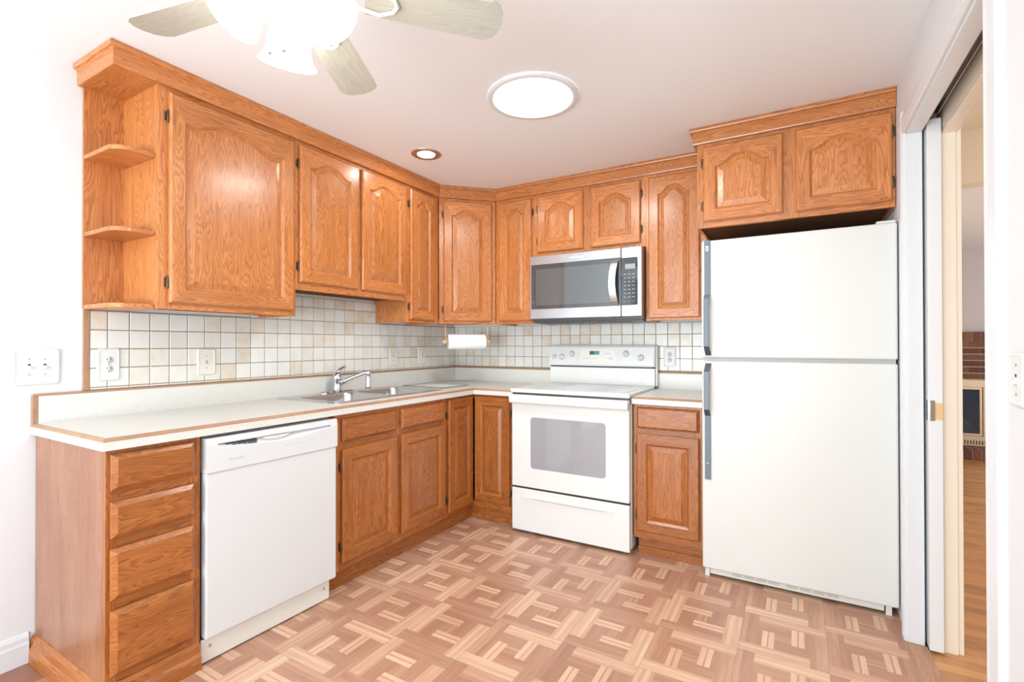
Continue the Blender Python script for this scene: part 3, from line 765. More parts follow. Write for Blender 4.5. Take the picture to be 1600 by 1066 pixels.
# ------------------------------------------------------------------ dishwasher
fr = Fr(.632, -2.423, (0, 1), (1, 0)); wd2 = .608
t = thing('dishwasher', 'white built-in dishwasher under the counter left of the sink', 'dishwasher', (.632, -2.119, 0), rz=math.radians(-1.6))
build('tub', MB().fbox(fr, .012, wd2-.012, .02, .862, -.57, -.045), GREYP, t)
build('door', MB().fbox(fr, .004, wd2-.004, .098, .728, -.04, 0), DWW, t, bevel=.006, seg=3)
cp = MB()   # control panel with a scooped hand grip
zt, zb = .860, .729
N = 24
def scoop(q):   # lower lip of the grip, a shallow smile
    return .800+.026*(2*q-1)**2 if True else 0
top = [(.045+(wd2-.09)*i/N) for i in range(N+1)]
w_ = fr.w
cp.piece()
def upper(s_): return .8355
for i in range(N):
    a, b = top[i], top[i+1]; qa, qb = i/N, (i+1)/N
    la, lb = min(.833, scoop(qa)+.004), min(.833, scoop(qb)+.004)
    cp.face([w_(a, zb, .006), w_(b, zb, .006), w_(b, lb, .006), w_(a, la, .006)])
    cp.face([w_(a, la, .006), w_(b, lb, .006), w_(b, .8345, -.012), w_(a, .8345, -.012)])
    cp.face([w_(a, .8345, -.012), w_(b, .8345, -.012), w_(b, .836, .006), w_(a, .836, .006)])
    cp.face([w_(a, .836, .006), w_(b, .836, .006), w_(b, zt, .002), w_(a, zt, .002)])
for a, b in ((.003, .045), (wd2-.045, wd2-.003)):
    cp.face([w_(a, zb, .006), w_(b, zb, .006), w_(b, .833, .006), w_(a, .833, .006)]); cp.face([w_(a, .833, .006), w_(b, .833, .006), w_(b, zt, .002), w_(a, zt, .002)])
cp.face([w_(.003, zt, .002), w_(wd2-.003, zt, .002), w_(wd2-.003, zt, -.04), w_(.003, zt, -.04)])
cp.face([w_(.003, zb, -.04), w_(wd2-.003, zb, -.04), w_(wd2-.003, zb, .006), w_(.003, zb, .006)])
cp.face([w_(.003, zb, -.04), w_(.003, zb, .006), w_(.003, .833, .006), w_(.003, zt, .002), w_(.003, zt, -.04)])
cp.face([w_(wd2-.003, zb, .006), w_(wd2-.003, zb, -.04), w_(wd2-.003, zt, -.04), w_(wd2-.003, zt, .002), w_(wd2-.003, .833, .006)])
panel = build('control_panel', cp, DWW, t)
v = MB()
for z, a, b in ((.8290, .075, .205), (.8225, .10, .205), (.816, .13, .205)):
    for a0, b0 in ((a, .118), (.122, .162), (.166, .203)):
        a1 = max(a, a0)
        if b0-a1 > .005: v.fbox(fr, a1, b0, z-.0016, z+.0016, -.008, .0035)
build('vent_slots', v, DARK, panel)
hn = MB(); hn.piece()
P_ = [(.225+.13*i/12, .8325-.016*math.sin(PI*i/12)**.6 if 0 < i < 12 else .8325) for i in range(13)]
hp = [fr.w(a, z, .006) for a, z in P_]; hb = [fr.w(a, z, -.006) for a, z in P_]
hn.face([*hp][::1]); hn.face(hb[::-1])
for k in range(13): hn.face([hb[k], hb[(k+1) % 13], hp[(k+1) % 13], hp[k]])
build('latch_grip', hn, DWW, panel, bevel=.001)
text('maker_lettering', 'FRIGIDAIRE', .0125, face_mtx(fr, .118, .7665, .0063), LGREY, panel)
mk = MB()
for s_ in (.335, .357, .375, .397, .417): mk.fbox(fr, s_, s_+.008, .776, .7785, .006, .0064); mk.fbox(fr, s_+.001, s_+.006, .781, .783, .006, .0064)
build('cycle_buttons', mk, LGREY, panel); mk = MB()
for s_ in (.447, .456, .468, .478, .487): mk.fbox(fr, s_, s_+.006, .783, .7855, .006, .0064)
mk.fbox(fr, .488, .491, .774, .777, .006, .0064); build('option_buttons', mk, LGREY, panel); mk = MB()
for z in (.776, .784, .792, .799): mk.fbox(fr, .511, .519, z, z+.0015, .006, .0064)
build('indicator_marks', mk, LGREY, panel); mk = MB()
for s_ in (.543, .567): mk.fbox(fr, s_, s_+.005, .785, .789, .006, .0064)
build('start_buttons', mk, LGREY, panel)
kp = build('kick_plate', MB().fbox(fr, -.004, wd2-.03, .006, .094, -.025, -.02), ALMOND, t, bevel=.001)
for s_ in (.028, wd2-.062):
    m_ = MB(); m_.lathe(fr.w(s_, .062, -.02), fr.n, [(.006, 0), (.0055, .003), (.003, .004), (0, .004)], 12); build('screw', m_, NICKEL, kp)

# ------------------------------------------------------------------ range
X0, X1 = .9435, 1.7275; xw = X1-X0
fr = Fr(X0, -.657, (1, 0), (0, -1))
t = thing('kitchen_range', 'white electric range with glass cooktop below the microwave', 'range', ((X0+X1)/2, -.33, 0))
mb = MB(); mb.fbox(fr, .0, xw, .03, .905, -.636, -.035); build('body', mb, ENAMEL, t, bevel=.002)
mb = MB(); mb.fbox(fr, -.0005, xw+.0005, .906, .930, -.575, .012); build('cooktop_frame', mb, ENAMEL, t, bevel=.007, seg=3)
cg = build('cooktop_glass', MB().fbox(fr, .035, xw-.035, .9302, .9315, -.565, -.045), COOKG, t)
for sx, dy, r in ((.20, -.17, .10), (.20, -.43, .075), (.575, -.17, .075), (.575, -.43, .10)):
    m_ = MB(); c = fr.w(sx, .9316, dy); m_.lathe(c, (0,0,1), [(r-.004, 0), (r-.004, .0004), (r, .0004), (r, 0)], 40, cap=False); m_.lathe(c, (0,0,1), [(r*.6-.003, 0), (r*.6-.003, .0004), (r*.6, .0004), (r*.6, 0)], 32, cap=False); build('burner_ring', m_, RINGM, cg)
# back guard: lower riser, dark slot, slanted control fascia
mb = MB(); mb.fbox(fr, .002, xw-.002, .930, 1.050, -.636, -.585); build('riser', mb, ENAMEL, t, bevel=.002)
build('vent_slot', MB().fbox(fr, .01, xw-.02, 1.050, 1.0615, -.63, -.583), CHAR, t)
mb = MB().piece(); pr = [(1.061, -.570), (1.075, -.566), (1.195, -.580), (1.209, -.592), (1.212, -.606), (1.212, -.636), (1.061, -.636)]
A_ = [fr.w(.0, z, d) for z, d in pr]; B_ = [fr.w(xw, z, d) for z, d in pr]
for k in range(len(pr)): j = (k+1) % len(pr); mb.face([A_[k], B_[k], B_[j], A_[j]])
mb.face(A_[::1]); mb.face(B_[::-1]); bg = build('control_fascia', mb, ENAMEL, t, bevel=.004)
mb = MB(); mb.fbox(fr, xw-.0005, xw+.012, .93, 1.205, -.636, -.60); build('side_trim', mb, ALMOND, t, bevel=.003)
tn = Vector((0, -math.cos(.116), math.sin(.116))); slope = lambda z: -.566-.014*(z-1.075)/.12
fr_t = lambda: math.atan2(.014, .12)
for s_, z, r in ((.045, 1.124, .017), (.105, 1.124, .023), (.185, 1.147, .023), (.588, 1.150, .023), (.692, 1.124, .023)):
    m_ = MB(); p = fr.w(s_, z, slope(z)); m_.lathe(p, tn, [(r, 0), (r, .003), (r*.78, .006), (r*.7, .018), (r*.6, .020), (0, .020)], 24); 
    k_ = build('knob', m_, DWW, bg)
    ang = random.uniform(-.2, .2); g_ = MB(); g_.hexa([p+tn*.0195+Vector(q) for q in ((-.0025,0,-r*.72), (.0025,0,-r*.72), (.0025,-.0,-r*.72+.0001), (-.0025,0,-r*.72+.0001), (-.0025,-.006,r*.72), (.0025,-.006,r*.72), (.0025,.0,r*.72), (-.0025,.0,r*.72))]); g_.box(p.x-.002, p.x+.002, p.y-.025, p.y-.018, p.z-r*.6, p.z+r*.7)
    build('pointer', g_, LGREY, k_)
def on_panel(m_, s0, s1, z0, z1, th):
    q = [fr.w(a, z, slope(z)+dd) for dd in (-.001, th) for a, z in ((s0, z0), (s1, z0), (s1, z1), (s0, z1))]
    m_.face([q[4], q[5], q[6], q[7]]); 
    for k in range(4): m_.face([q[k], q[(k+1) % 4], q[4+(k+1) % 4], q[4+k]])
m_ = MB(); on_panel(m_, .25, .515, 1.092, 1.180, .0006); pn = build('keypad', m_, mat('keypad_cream', (.84, .82, .76), .3), bg)
m_ = MB(); on_panel(m_, .322, .355, 1.142, 1.168, .0012); build('display', m_, CHAR, pn)
m_ = MB(); on_panel(m_, .355, .395, 1.142, 1.168, .0012); build('lit_display', m_, TEAL, pn, label='teal lit clock display')
m_ = MB()
for a, b, z in ((.27, .283, 1.112), (.287, .30, 1.112), (.304, .317, 1.112), (.325, .338, 1.112), (.35, .363, 1.112), (.368, .381, 1.112), (.438, .443, 1.112), (.466, .48, 1.115), (.483, .497, 1.115), (.466, .48, 1.106), (.483, .497, 1.106)): on_panel(m_, a, b, z, z+.005, .0010)
build('keypad_marks', m_, LGREY, pn)
zz = 1.150; mt = face_mtx(fr, .455, zz, slope(zz)+.0012) @ Matrix.Rotation(-.116, 4, 'X'); text('maker_lettering', 'Whirlpool', .0105, mt, LGREY, pn)
# oven door
mb = MB(); mb.fbox(fr, .004, xw-.004, .300, .868, -.034, .0); od = build('oven_door', mb, ENAMEL, t, bevel=.006, seg=3)
def rpanel(mb, fr, a0, a1, z0, z1, d0, d1, r):
    P = rrect(a0, a1, z0, z1, r); A = [fr.w(x, z, d0) for x, z in P]; B = [fr.w(x, z, d1) for x, z in P]
    bridge(mb, A, B, False); mb.face(B)
m_ = MB(); rpanel(m_, fr, .142, .640, .425, .752, -.0005, .0010, .022); build('oven_window', m_, OVENG, od)
hd = MB(); hd.piece()
hp = [(.838, .0), (.838, .028), (.846, .038), (.872, .040), (.890, .034), (.894, .024), (.894, -.012), (.868, -.012), (.868, .0)]
A_ = [fr.w(.003, z, d) for z, d in hp]; B_ = [fr.w(xw-.003, z, d) for z, d in hp]
for k in range(len(hp)): j = (k+1) % len(hp); hd.face([A_[k], A_[j], B_[j], B_[k]][::-1], None, 0, False)
hd.face(A_); hd.face(B_[::-1]); build('handle', hd, ENAMEL, od, bevel=.003)
build('door_gap', MB().fbox(fr, .004, xw-.004, .868, .9055, -.034, -.016), CHAR, t)
mb = MB(); mb.fbox(fr, .004, xw-.004, .018, .288, -.034, .0); sd = build('storage_drawer', mb, ENAMEL, t, bevel=.006, seg=3)
gr = MB().piece(); P_ = [(.09+.6*i/20, .012*(1-abs(2*i/20-1)**4)) for i in range(21)]
for (a, ha), (b, hb_) in zip(P_, P_[1:]):
    gr.face([fr.w(a, .238-ha, .0), fr.w(b, .238-hb_, .0), fr.w(b, .238, .013), fr.w(a, .238, .013)]); gr.face([fr.w(a, .238, .013), fr.w(b, .238, .013), fr.w(b, .240+hb_*.3, .0), fr.w(a, .240+ha*.3, .0)])
build('grip_ridge', gr, ENAMEL, sd)
build('drawer_gap', MB().fbox(fr, .006, xw-.006, .288, .300, -.033, -.012), DARK, t)
for s_ in (.06, xw-.06):
    for d in (-.06, -.58):
        m_ = MB(); m_.lathe(fr.w(s_, .0, d), (0,0,1), [(.016, 0), (.016, .008), (.008, .012), (.008, .03)], 12); build('foot', m_, CHAR, t)

# ------------------------------------------------------------------ microwave
fr = Fr(.9425, -.396, (1, 0), (0, -1)); mw = .785; MZ0, MZ1 = 1.392, 1.829
t = thing('microwave_oven', 'stainless over-the-range microwave under the short wall cabinet', 'microwave', (1.335, -.2, MZ0))
mb = MB(); mb.fbox(fr, .001, mw-.001, MZ0-.018, MZ1, -.385, -.045); build('body', mb, CHAR, t, bevel=.002)
mb = MB(); mb.fbox(fr, 0, .652, MZ0, MZ1, -.045, 0); dr = build('door', mb, STEEL, t, bevel=.004)
m_ = MB(); rpanel(m_, fr, .014, .6515, 1.460, 1.768, -.0005, .0012, .006); wn = build('door_glass', m_, MWG, dr)
m_ = MB(); rpanel(m_, fr, .05, .585, 1.485, 1.735, .0010, .0016, .006); build('window_mesh', m_, mat('window_mesh_glass', (.10, .11, .115), .05, spec=1.0), dr)
hh = MB(); pts = []
for i in range(15):
    q = i/14; pts.append((1.468+(1.750-1.468)*q, .010+.034*math.sin(PI*q)**.7 if 0 < q < 1 else .010))
for (za, da), (zb_, db) in zip(pts, pts[1:]):
    a, b = .596, .640; k = -.012*math.sin(PI*(za-1.468)/.282); k2 = -.012*math.sin(PI*(zb_-1.468)/.282)
    hh.hexa([fr.w(a+k, za, da), fr.w(b+k, za, da), fr.w(b+k, za, da-.009), fr.w(a+k, za, da-.009), fr.w(a+k2, zb_, db), fr.w(b+k2, zb_, db), fr.w(b+k2, zb_, db-.009), fr.w(a+k2, zb_, db-.009)], (0,0,1))
build('handle', hh, STEEL, dr)
text('maker_lettering', 'Whirlpool', .026, face_mtx(fr, .352, 1.797, .0004), mat('pale_lettering', (.80, .81, .82), .5), dr)
mb = MB(); mb.fbox(fr, .6545, mw, MZ0, MZ1, -.045, 0); cpn = build('control_panel', mb, STEEL, t, bevel=.004)
m_ = MB(); rpanel(m_, fr, .6550, .760, 1.462, 1.762, -.0005, .0012, .008); kg = build('touch_glass', m_, BLACKG, cpn)
m_ = MB(); rpanel(m_, fr, .680, .745, 1.690, 1.722, .001, .0016, .003); build('display', m_, mat('lcd_grey', (.30, .36, .38), .15), kg)
m_ = MB()
for r_ in range(7):
    for c_ in range(3): m_.fbox(fr, .672+c_*.027, .686+c_*.027, 1.512+r_*.024, 1.5155+r_*.024, .001, .0016)
build('key_marks', m_, LGREY, kg)
m_ = MB()
for c_ in range(3): m_.fbox(fr, .672+c_*.027, .684+c_*.027, 1.485, 1.489, .001, .0016)
build('red_key_marks', m_, mat('red_print', (.55, .16, .18), .5), kg)
vt = MB(); vt.fbox(fr, .01, mw-.01, MZ0-.026, MZ0-.0185, -.36, -.06)
for k in range(12): vt.fbox(fr, .05+k*.055, .085+k*.055, MZ0-.029, MZ0-.026, -.11, -.075)
build('bottom_vent', vt, CHAR, t)

# ------------------------------------------------------------------ refrigerator
FX0, FX1, FY = 2.1215, 2.9400, -.708
fr = Fr(FX0, FY, (1, 0), (0, -1)); fw_ = FX1-FX0
t = thing('refrigerator', 'almond white top-freezer refrigerator right of the range', 'refrigerator', (2.53, -.36, 0))
mb = MB(); mb.fbox(fr, .006, fw_-.004, .055, 1.745, -.69, -.075); build('cabinet_body', mb, FRIDGE, t, bevel=.004)
build('gasket', MB().fbox(fr, .012, fw_-.012, .06, 1.74, -.075, -.062), GREYP, t)
fz = build('freezer_door', MB().fbox(fr, .003, fw_, 1.146, 1.757, -.062, 0), FRIDGE, t, bevel=.010, seg=4)
fd_ = build('refrigerator_door', MB().fbox(fr, .003, fw_, .050, 1.129, -.062, 0), FRIDGE, t, bevel=.010, seg=4)
build('door_gap_rail', MB().fbox(fr, .006, fw_-.006, 1.124, 1.150, -.07, -.018), GREYP, t)
def handle(spec, parent, mm, badge=None):
    """spec: (z, s0, s1, d, material) stations from top to bottom"""
    mb = MB(); mb.piece()
    for (z, a, b, d, q), (z2, a2, b2, d2, q2) in zip(spec, spec[1:]):
        mb.hexa([fr.w(a2, z2, d2), fr.w(b2, z2, d2), fr.w(b2, z2, .0005 if d2 < .02 else d2-.014), fr.w(a2, z2, .0005 if d2 < .02 else d2-.014),
                 fr.w(a, z, d), fr.w(b, z, d), fr.w(b, z, .0005 if d < .02 else d-.014), fr.w(a, z, .0005 if d < .02 else d-.014)], (0,0,1), q)
    return build('handle', mb, mm, parent, bevel=.0015)
S0, S1 = .018, .046
h1 = handle([(1.757, S0, S1, .010, 0), (1.475, S0, S1, .010, 0), (1.452, S0, S1-.002, .040, 0), (1.205, S0, S1-.002, .040, 1), (1.158, S0+.004, S1+.004, .008, 1)][:], fz, [SLATE, SLATED])
bd = MB(); bd.fbox(fr, .024, .040, 1.700, 1.728, .0101, .0108); build('badge', bd, LGREY, h1)
bd = MB(); bd.fbox(fr, .027, .037, 1.715, 1.7175, .0108, .0112); bd.fbox(fr, .027, .037, 1.705, 1.7075, .0108, .0112); build('badge_mark', bd, SLATED, h1)
h2 = handle([(1.118, S0+.004, S1+.004, .008, 1), (1.075, S0, S1-.002, .040, 0), (.880, S0, S1-.002, .040, 1), (.845, S0, S1, .010, 0), (.515, S0, S1, .010, 0)], fd_, [SLATE, SLATED])
bd = MB(); bd.lathe(fr.w(.032, .600, .010), fr.n, [(.005, 0), (.005, .001), (0, .001)], 12); build('badge', bd, LGREY, h2)
hc = MB(); hc.fbox(fr, fw_-.075, fw_-.004, 1.7575, 1.769, -.075, -.01); build('hinge_cap', hc, FRIDGE, t, bevel=.004)
hc = MB(); hc.fbox(fr, .01, .04, 1.7575, 1.762, -.05, -.02); build('top_clip', hc, FRIDGE, t, bevel=.001)
gl = MB(); gl.fbox(fr, .035, fw_-.05, .012, .049, -.045, -.038); g_ = build('toe_grille', gl, ALMOND, t, bevel=.002)
sl = MB()
for k in range(4):
    for s_ in (.14+k*.055, .385+k*.055):
        for z in (.026, .032, .038): sl.fbox(fr, s_, s_+.047, z-.0018, z+.0018, -.0382, -.0375)
build('grille_slots', sl, GREYP, g_)
for s_ in (.012, fw_-.045):
    m_ = MB(); m_.fbox(fr, s_, s_+.022, .0, .05, -.06, -.03); build('foot', m_, ALMOND, t, bevel=.002)

# ------------------------------------------------------------------ paper towel holder
ax = Vector((r2, r2, 0)); cc = Vector((.430, -.430, 1.236))
t = thing('paper_towel_holder', 'hanging wooden paper towel holder under the diagonal corner cabinet', 'towel holder', (cc.x, cc.y, UB))
m_ = MB().piece(); m_.lathe(cc-ax*.165, ax, [(.0085, 0), (.0085, .33)], 12); build('rod', m_, DOWEL, t)
for s_ in (-1, 1):
    m_ = MB().piece(); pc = cc+ax*.163*s_
    m_.lathe(pc-ax*.019, ax, [(.017*math.sin(PI*i/10), .019-.019*math.cos(PI*i/10)) for i in range(11)], 16); build('ball_end', m_, DOWEL, t)
    m_ = MB().piece(); q = cc+ax*.158*s_; m_.lathe((q.x, q.y, cc.z+.008), (0,0,1), [(.0035, 0), (.0035, UB+.015-cc.z-.008)], 8); build('hanging_dowel', m_, DOWEL, t)
m_ = MB().piece(); m_.lathe(cc-ax*.140, ax, [(.020, .002), (.054, 0), (.0555, .004), (.0555, .276), (.054, .28), (.020, .278), (.020, .002)], 40, cap=False)
solo('paper_towel_roll', 'white paper towel roll hanging on the wooden holder', 'paper towel', m_, PAPER, tuple(cc))

# ------------------------------------------------------------------ switch plates and outlets
GP = 'wall plates'
def plate(fr, s0, s1, z0, z1, mm, label, kind, name):
    t = thing(name, label, 'outlet' if kind == 'outlet' else 'light switch' if kind.startswith('sw') else 'wall plate', fr.w((s0+s1)/2, (z0+z1)/2, 0), GP)
    d0 = plate.d
    mb = MB(); P1, P2, P3 = rrect(s0, s1, z0, z1, .010, 3), rrect(s0+.005, s1-.005, z0+.005, z1-.005, .008, 3), rrect(s0+.012, s1-.012, z0+.012, z1-.012, .005, 3)
    R = [[fr.w(x, z, d) for x, z in P] for P, d in ((P1, d0), (P1, d0+.004), (P2, d0+.007), (P3, d0+.0055))]
    for A, B in zip(R, R[1:]): bridge(mb, A, B, False)
    mb.face(R[-1]); build('cover', mb, mm, t)
    f = d0+.0056; c = (s0+s1)/2; zc = (z0+z1)/2
    def scr(s_, z):
        m_ = MB(); m_.lathe(fr.w(s_, z, f), fr.n, [(.0032, 0), (.0026, .0012), (0, .0014)], 10); build('screw', m_, NICKEL, t)
    if kind == 'outlet':
        for dz in (-.019, .019):
            m_ = MB(); m_.lathe(fr.w(c, zc+dz, f-.0005), fr.n, [(.0155, 0), (.015, .0022), (0, .0024)], 20); rc = build('receptacle', m_, mm, t)
            k = MB()
            for ds in (-.0062, .0062): k.fbox(fr, c+ds-.0014, c+ds+.0014, zc+dz-.001, zc+dz+.008, f+.001, f+.0022)
            k.lathe(fr.w(c, zc+dz-.008, f+.0008), fr.n, [(.0026, 0), (.0026, .0013), (0, .0013)], 8); build('slots', k, DARK, rc)
        scr(c, zc)
    elif kind.startswith('sw'):
        n = int(kind[2:])
        for i in range(n):
            cs = c+(i-(n-1)/2)*.046
            k = MB(); k.fbox(fr, cs-.0055, cs+.0055, zc-.012, zc+.012, f-.0002, f+.0006); sl_ = build('toggle_slot', k, LGREY, t)
            k = MB(); k.hexa([fr.w(cs-.004, zc-.010, f+.010), fr.w(cs+.004, zc-.010, f+.010), fr.w(cs+.004, zc-.008, f), fr.w(cs-.004, zc-.008, f), fr.w(cs-.004, zc-.003, f+.011), fr.w(cs+.004, zc-.003, f+.011), fr.w(cs+.004, zc+.004, f), fr.w(cs-.004, zc+.004, f)])
            build('toggle', k, mm, sl_)
            k = MB(); k.fbox(fr, cs-.004, cs+.004, zc+.0055, zc+.011, f, f+.0009); build('slot_shadow_gap', k, DARK, sl_)
            scr(cs, zc+.03); scr(cs, zc-.03)
    elif kind == 'decora':
        k = MB(); k.fbox(fr, c-.016, c+.016, zc-.033, zc+.033, f-.0005, f+.003); build('rocker', k, mm, t, bevel=.001)
        k = MB(); k.fbox(fr, c-.006, c+.006, zc-.02, zc+.02, f+.003, f+.0045); build('slider', k, LGREY, t)
    elif kind == 'jack':
        m_ = MB(); m_.fbox(fr, c-.006, c+.006, zc-.003, zc+.009, f-.0002, f+.0012); build('jack', m_, LGREY, t)
        m_ = MB(); m_.lathe(fr.w(c, zc-.004, f), fr.n, [(.004, 0), (.004, .004), (.002, .006), (0, .006)], 10); build('knob', m_, NICKEL, t)
        scr(c, zc+.03); scr(c, zc-.03)
plate.d = .0006
plate(fl_, -2.795, -2.655, 1.062, 1.203, WPLATE, 'white double toggle switch plate on the wall left of the tiles', 'sw2', 'double_light_switch')
plate.d = .0082
plate(fl_, -2.537, -2.455, 1.064, 1.202, WPLATE, 'white outlet on the tiles closest to the vertical oak strip', 'outlet', 'wall_outlet')
plate(fl_, -2.133, -2.045, 1.066, 1.197, IVORY, 'ivory cover plate with a small knob on the tiles below the widest wall cabinet', 'jack', 'cover_plate')
plate(fl_, -.805, -.725, 1.060, 1.190, IVORY, 'ivory toggle switch on the tiles right of the faucet', 'sw1', 'light_switch')
plate(fl_, -.490, -.405, 1.062, 1.198, IVORY, 'ivory rocker plate on the left wall tiles nearest the corner', 'decora', 'rocker_switch')
plate(fb_, 1.770, 1.853, 1.062, 1.196, WPLATE, 'white outlet on the tiles between the range and the refrigerator', 'outlet', 'wall_outlet')
plate.d = .0006
plate(Fr(W, 0, (0, -1), (-1, 0)), 2.03, 2.105, 1.090, 1.200, WPLATE, 'white toggle switch on the near wall right of the doorway', 'sw1', 'light_switch')

# ------------------------------------------------------------------ ceiling fixtures
sx, sy = 1.497, -1.415
t = thing('tubular_skylight', 'large round lit skylight disc in the ceiling', 'skylight', (sx, sy, H))
m_ = MB(); m_.lathe((sx, sy, H-.0006), (0,0,-1), [(.212, 0), (.212, .006), (.205, .012), (.190, .014), (.178, .009), (.176, .002)], 64, cap=False); build('trim_ring', m_, TRIM, t)
m_ = MB(); m_.lathe((sx, sy, H-.003), (0,0,-1), [(.1775, 0), (.1775, .004), (.14, .010), (.07, .015), (0, .017)], 64); build('diffuser', m_, SKYD, t)
lx, ly = .621, -1.127
t = thing('recessed_downlight', 'small nickel-trimmed recessed downlight in the ceiling above the sink', 'ceiling light', (lx, ly, H))
m_ = MB(); m_.lathe((lx, ly, H-.0006), (0,0,-1), [(.090, 0), (.090, .003), (.084, .006), (.060, .007), (.052, .002)], 40, cap=False); build('trim_ring', m_, NICKEL, t)
m_ = MB(); m_.lathe((lx, ly, H-.001), (0,0,-1), [(.053, 0), (.050, .006), (.03, .011), (0, .013)], 32); build('lens', m_, CAN, t)
l = area('skylight_lamp', (sx, sy, H-.022), (0, 0, 0), .34, .34, LAMPS['sky'], (.93, 1, .97), 'DISK'); l.data.spread = PI
area('downlight_lamp', (lx, ly, H-.018), (0, 0, 0), .09, .09, LAMPS['can'], (1, .97, .92), 'DISK')

# ceiling fan
fx_, fy_ = FAN; BZ = 2.076
t = thing('ceiling_fan', 'ceiling fan with five whitewashed blades and lit glass shades', 'ceiling fan', (fx_, fy_, H))
O3 = lambda z: (fx_, fy_, z)
build('canopy', MB().lathe(O3(H-.001), (0,0,-1), [(.07, 0), (.07, .01), (.05, .045), (.018, .06), (.018, .11)], 32), FANW, t)
build('motor_housing', MB().lathe(O3(H-.105), (0,0,-1), [(.03, 0), (.075, .012), (.105, .04), (.11, .08), (.11, .13), (.09, .155), (.06, .165), (.06, .18)], 40), FANW, t)
build('light_fitter', MB().lathe(O3(BZ+.005), (0,0,-1), [(.058, 0), (.058, .03), (.062, .04), (.05, .075), (.03, .095), (.01, .105), (0, .105)], 32), FANW, t)
for k in range(5):
    a = math.radians(47+72*k); c, s_ = math.cos(a), math.sin(a); ti = math.radians(-11)
    def bp_(r, q, dz): return (fx_+c*r-s_*q*math.cos(ti), fy_+s_*r+c*q*math.cos(ti), BZ+.012+q*math.sin(ti)+dz)
    ol = [(.165, -.048), (.165, .048), (.30, .056), (.485, .063), (.505, .052), (.518, .030), (.522, 0), (.518, -.030), (.505, -.052), (.485, -.063), (.30, -.056)]
    ol = ol[::-1]
    m_ = MB().piece(); A_ = [bp_(r, q, 0) for r, q in ol]; B_ = [bp_(r, q, .006) for r, q in ol]; g_ = (c, s_, 0)
    m_.face(A_[::-1], g_); m_.face(B_, g_)
    for i in range(len(ol)): j = (i+1) % len(ol); m_.face([A_[i], A_[j], B_[j], B_[i]], g_)
    b = build('blade', m_, BLADE, t)
    m_ = MB()
    m_.tube([bp_(.09, 0, -.002), bp_(.14, -.022, -.006), bp_(.20, -.036, -.006), bp_(.235, -.020, -.006), bp_(.245, 0, -.006), bp_(.235, .020, -.006), bp_(.20, .036, -.006), bp_(.14, .022, -.006), bp_(.09, 0, -.002)], .0055, 8)
    build('blade_iron', m_, FANW, b)
for k in range(3):
    a = math.radians((-8, 150, 252)[k]); d = Vector((math.cos(a)*.62, math.sin(a)*.62, -.78)).normalized(); o = Vector((fx_+math.cos(a)*.055, fy_+math.sin(a)*.055, BZ-.008))
    m_ = MB(); m_.lathe(o, d, [(.022, 0), (.028, .012), (.044, .04), (.052, .07), (.054, .095), (.062, .118), (.073, .132), (.071, .134), (.059, .117), (.051, .095), (.049, .07), (.041, .042), (.022, .012)], 32, cap=False)
    sh = build('glass_shade', m_, GLOW, t)
    m_ = MB(); m_.lathe(o+d*.03, d, [(.012, 0), (.016, .02), (.027, .045), (.029, .06), (.022, .078), (0, .086)], 20); build('bulb', m_, BULB, sh)
    q = o+d*.19; point('fan_bulb_lamp', tuple(q), LAMPS['bulb'], .05, (.97, 1, .95))
for dx, dy, z1 in ((-.03, -.045, 1.905), (.03, -.05, 1.89)):
    m_ = MB(); m_.lathe((fx_+dx, fy_+dy, z1+.02), (0,0,1), [(.0012, 0), (.0012, BZ-.06-z1-.02)], 6); m_.lathe((fx_+dx, fy_+dy, z1), (0,0,1), [(0, 0), (.006, .004), (.006, .014), (.002, .02)], 10); build('pull_chain', m_, NICKEL, t)

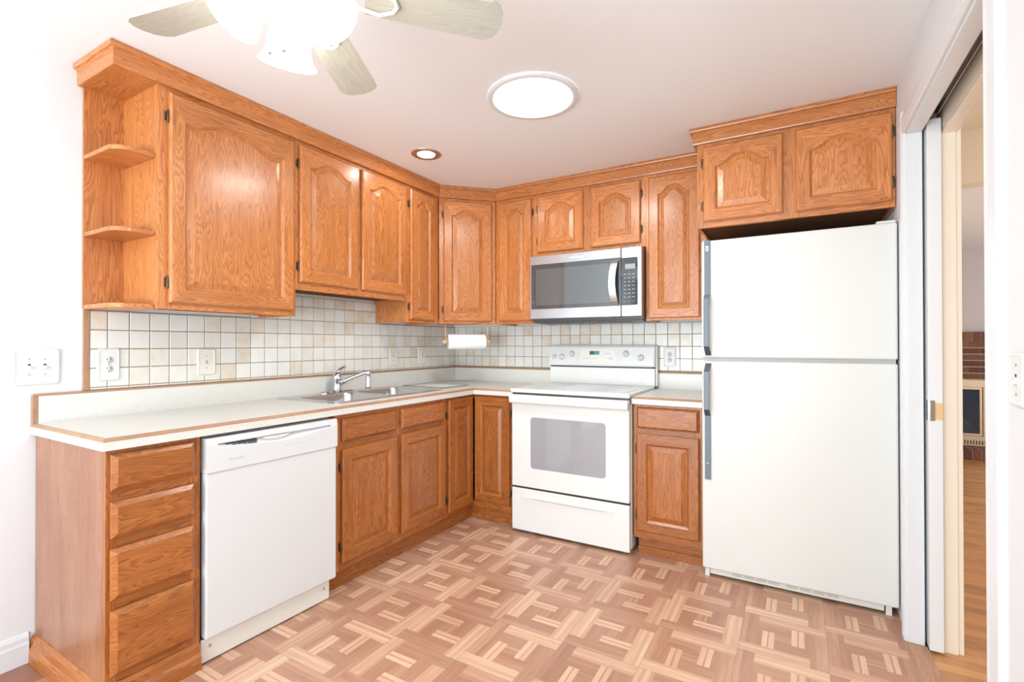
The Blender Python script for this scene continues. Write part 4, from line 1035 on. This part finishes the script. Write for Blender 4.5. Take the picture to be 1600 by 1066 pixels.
# ------------------------------------------------------------------ fireplace in the far room
FYW = 3.848
t = thing('brick_fireplace', 'brown brick fireplace with glass doors seen through the doorway', 'fireplace', (4.28, FYW, 0))
bx0, bx1, ztop, oz, ox0, ox1 = 3.45, 5.1, 1.347, .82, 3.83, 4.73
mo = MB(); mo.box(bx0, ox0, FYW-.09, FYW, 0, ztop-.002); mo.box(ox1, bx1, FYW-.09, FYW, 0, ztop-.002); mo.box(ox0, ox1, FYW-.09, FYW, oz, ztop-.002)
build('mortar_backing', mo, MORTAR, t)
br = MB(); course = .069
z = 0; r_ = 0
while z < ztop-.11:
    x = bx0-(.1 if r_ % 2 else 0)
    while x < bx1:
        a, b = max(x, bx0)+.004, min(x+.205, bx1)-.004
        segs = [(a, b)] if z+course*.5 > oz else [(a, min(b, ox0)), (max(a, ox1), b)]
        for p, q in segs:
            if q-p > .02: br.box(p, q, FYW-.098, FYW-.05, z+.005, z+course-.005, tone=random.random())
        x += .205
    z += course; r_ += 1
x = bx0
while x < bx1-.03: br.box(x+.004, x+.064, FYW-.098, FYW-.03, ztop-.108, ztop, tone=random.random()); x += .069
build('brick_surround', br, BRICK, t)
fi = MB(); fi.box(ox0, ox1, FYW-.105, FYW-.085, .745, oz); fi.box(ox0, ox1, FYW-.105, FYW-.085, .104, .215); fi.box(ox0, ox0+.05, FYW-.105, FYW-.085, .215, .745); fi.box(ox1-.05, ox1, FYW-.105, FYW-.085, .215, .745)
fm = build('fire_frame', fi, BRASSY, t, bevel=.004)
vs2 = MB()
for k in range(34): vs2.box(ox0+.06+k*.024, ox0+.069+k*.024, FYW-.1062, FYW-.1045, .125, .165)
build('vent_slots', vs2, DARK, fm)
for a, b in ((ox0+.055, 4.276), (4.284, ox1-.055)):
    f_ = MB(); f_.box(a, b, FYW-.118, FYW-.106, .72, .743); f_.box(a, b, FYW-.118, FYW-.106, .218, .24); f_.box(a, a+.022, FYW-.118, FYW-.106, .24, .72); f_.box(b-.022, b, FYW-.118, FYW-.106, .24, .72)
    fdr = build('fire_door', f_, BRASSY, t, bevel=.002); build('door_glass', MB().box(a+.022, b-.022, FYW-.114, FYW-.111, .24, .72), mat('smoked_fire_glass', (.25, .32, .45), .05, trans=.85, ior=1.3), fdr)
build('firebox', MB().box(ox0+.05, ox1-.05, FYW-.02, FYW-.008, .104, .76), DARK, t)
he = MB(); x = 3.4; he.box(3.4, 5.15, FYW-.37, FYW-.1, 0, .098, m=1, tone=.5)
while x < 5.1: he.box(x+.004, x+.068, FYW-.38, FYW-.1, .002, .102, m=0, tone=random.random()); x += .074
build('hearth', he, [BRICK, MORTAR], t, bevel=.004)
m_ = MB().piece(); m_.prism([(4.06, .105), (4.25, .105), (4.24, .27), (4.17, .37), (4.06, .42)], 1, FYW-.08, FYW-.03)
solo('firewood_log', 'sawn log standing behind the fireplace glass', 'log', m_, LOGM, (4.15, FYW-.05, .105))
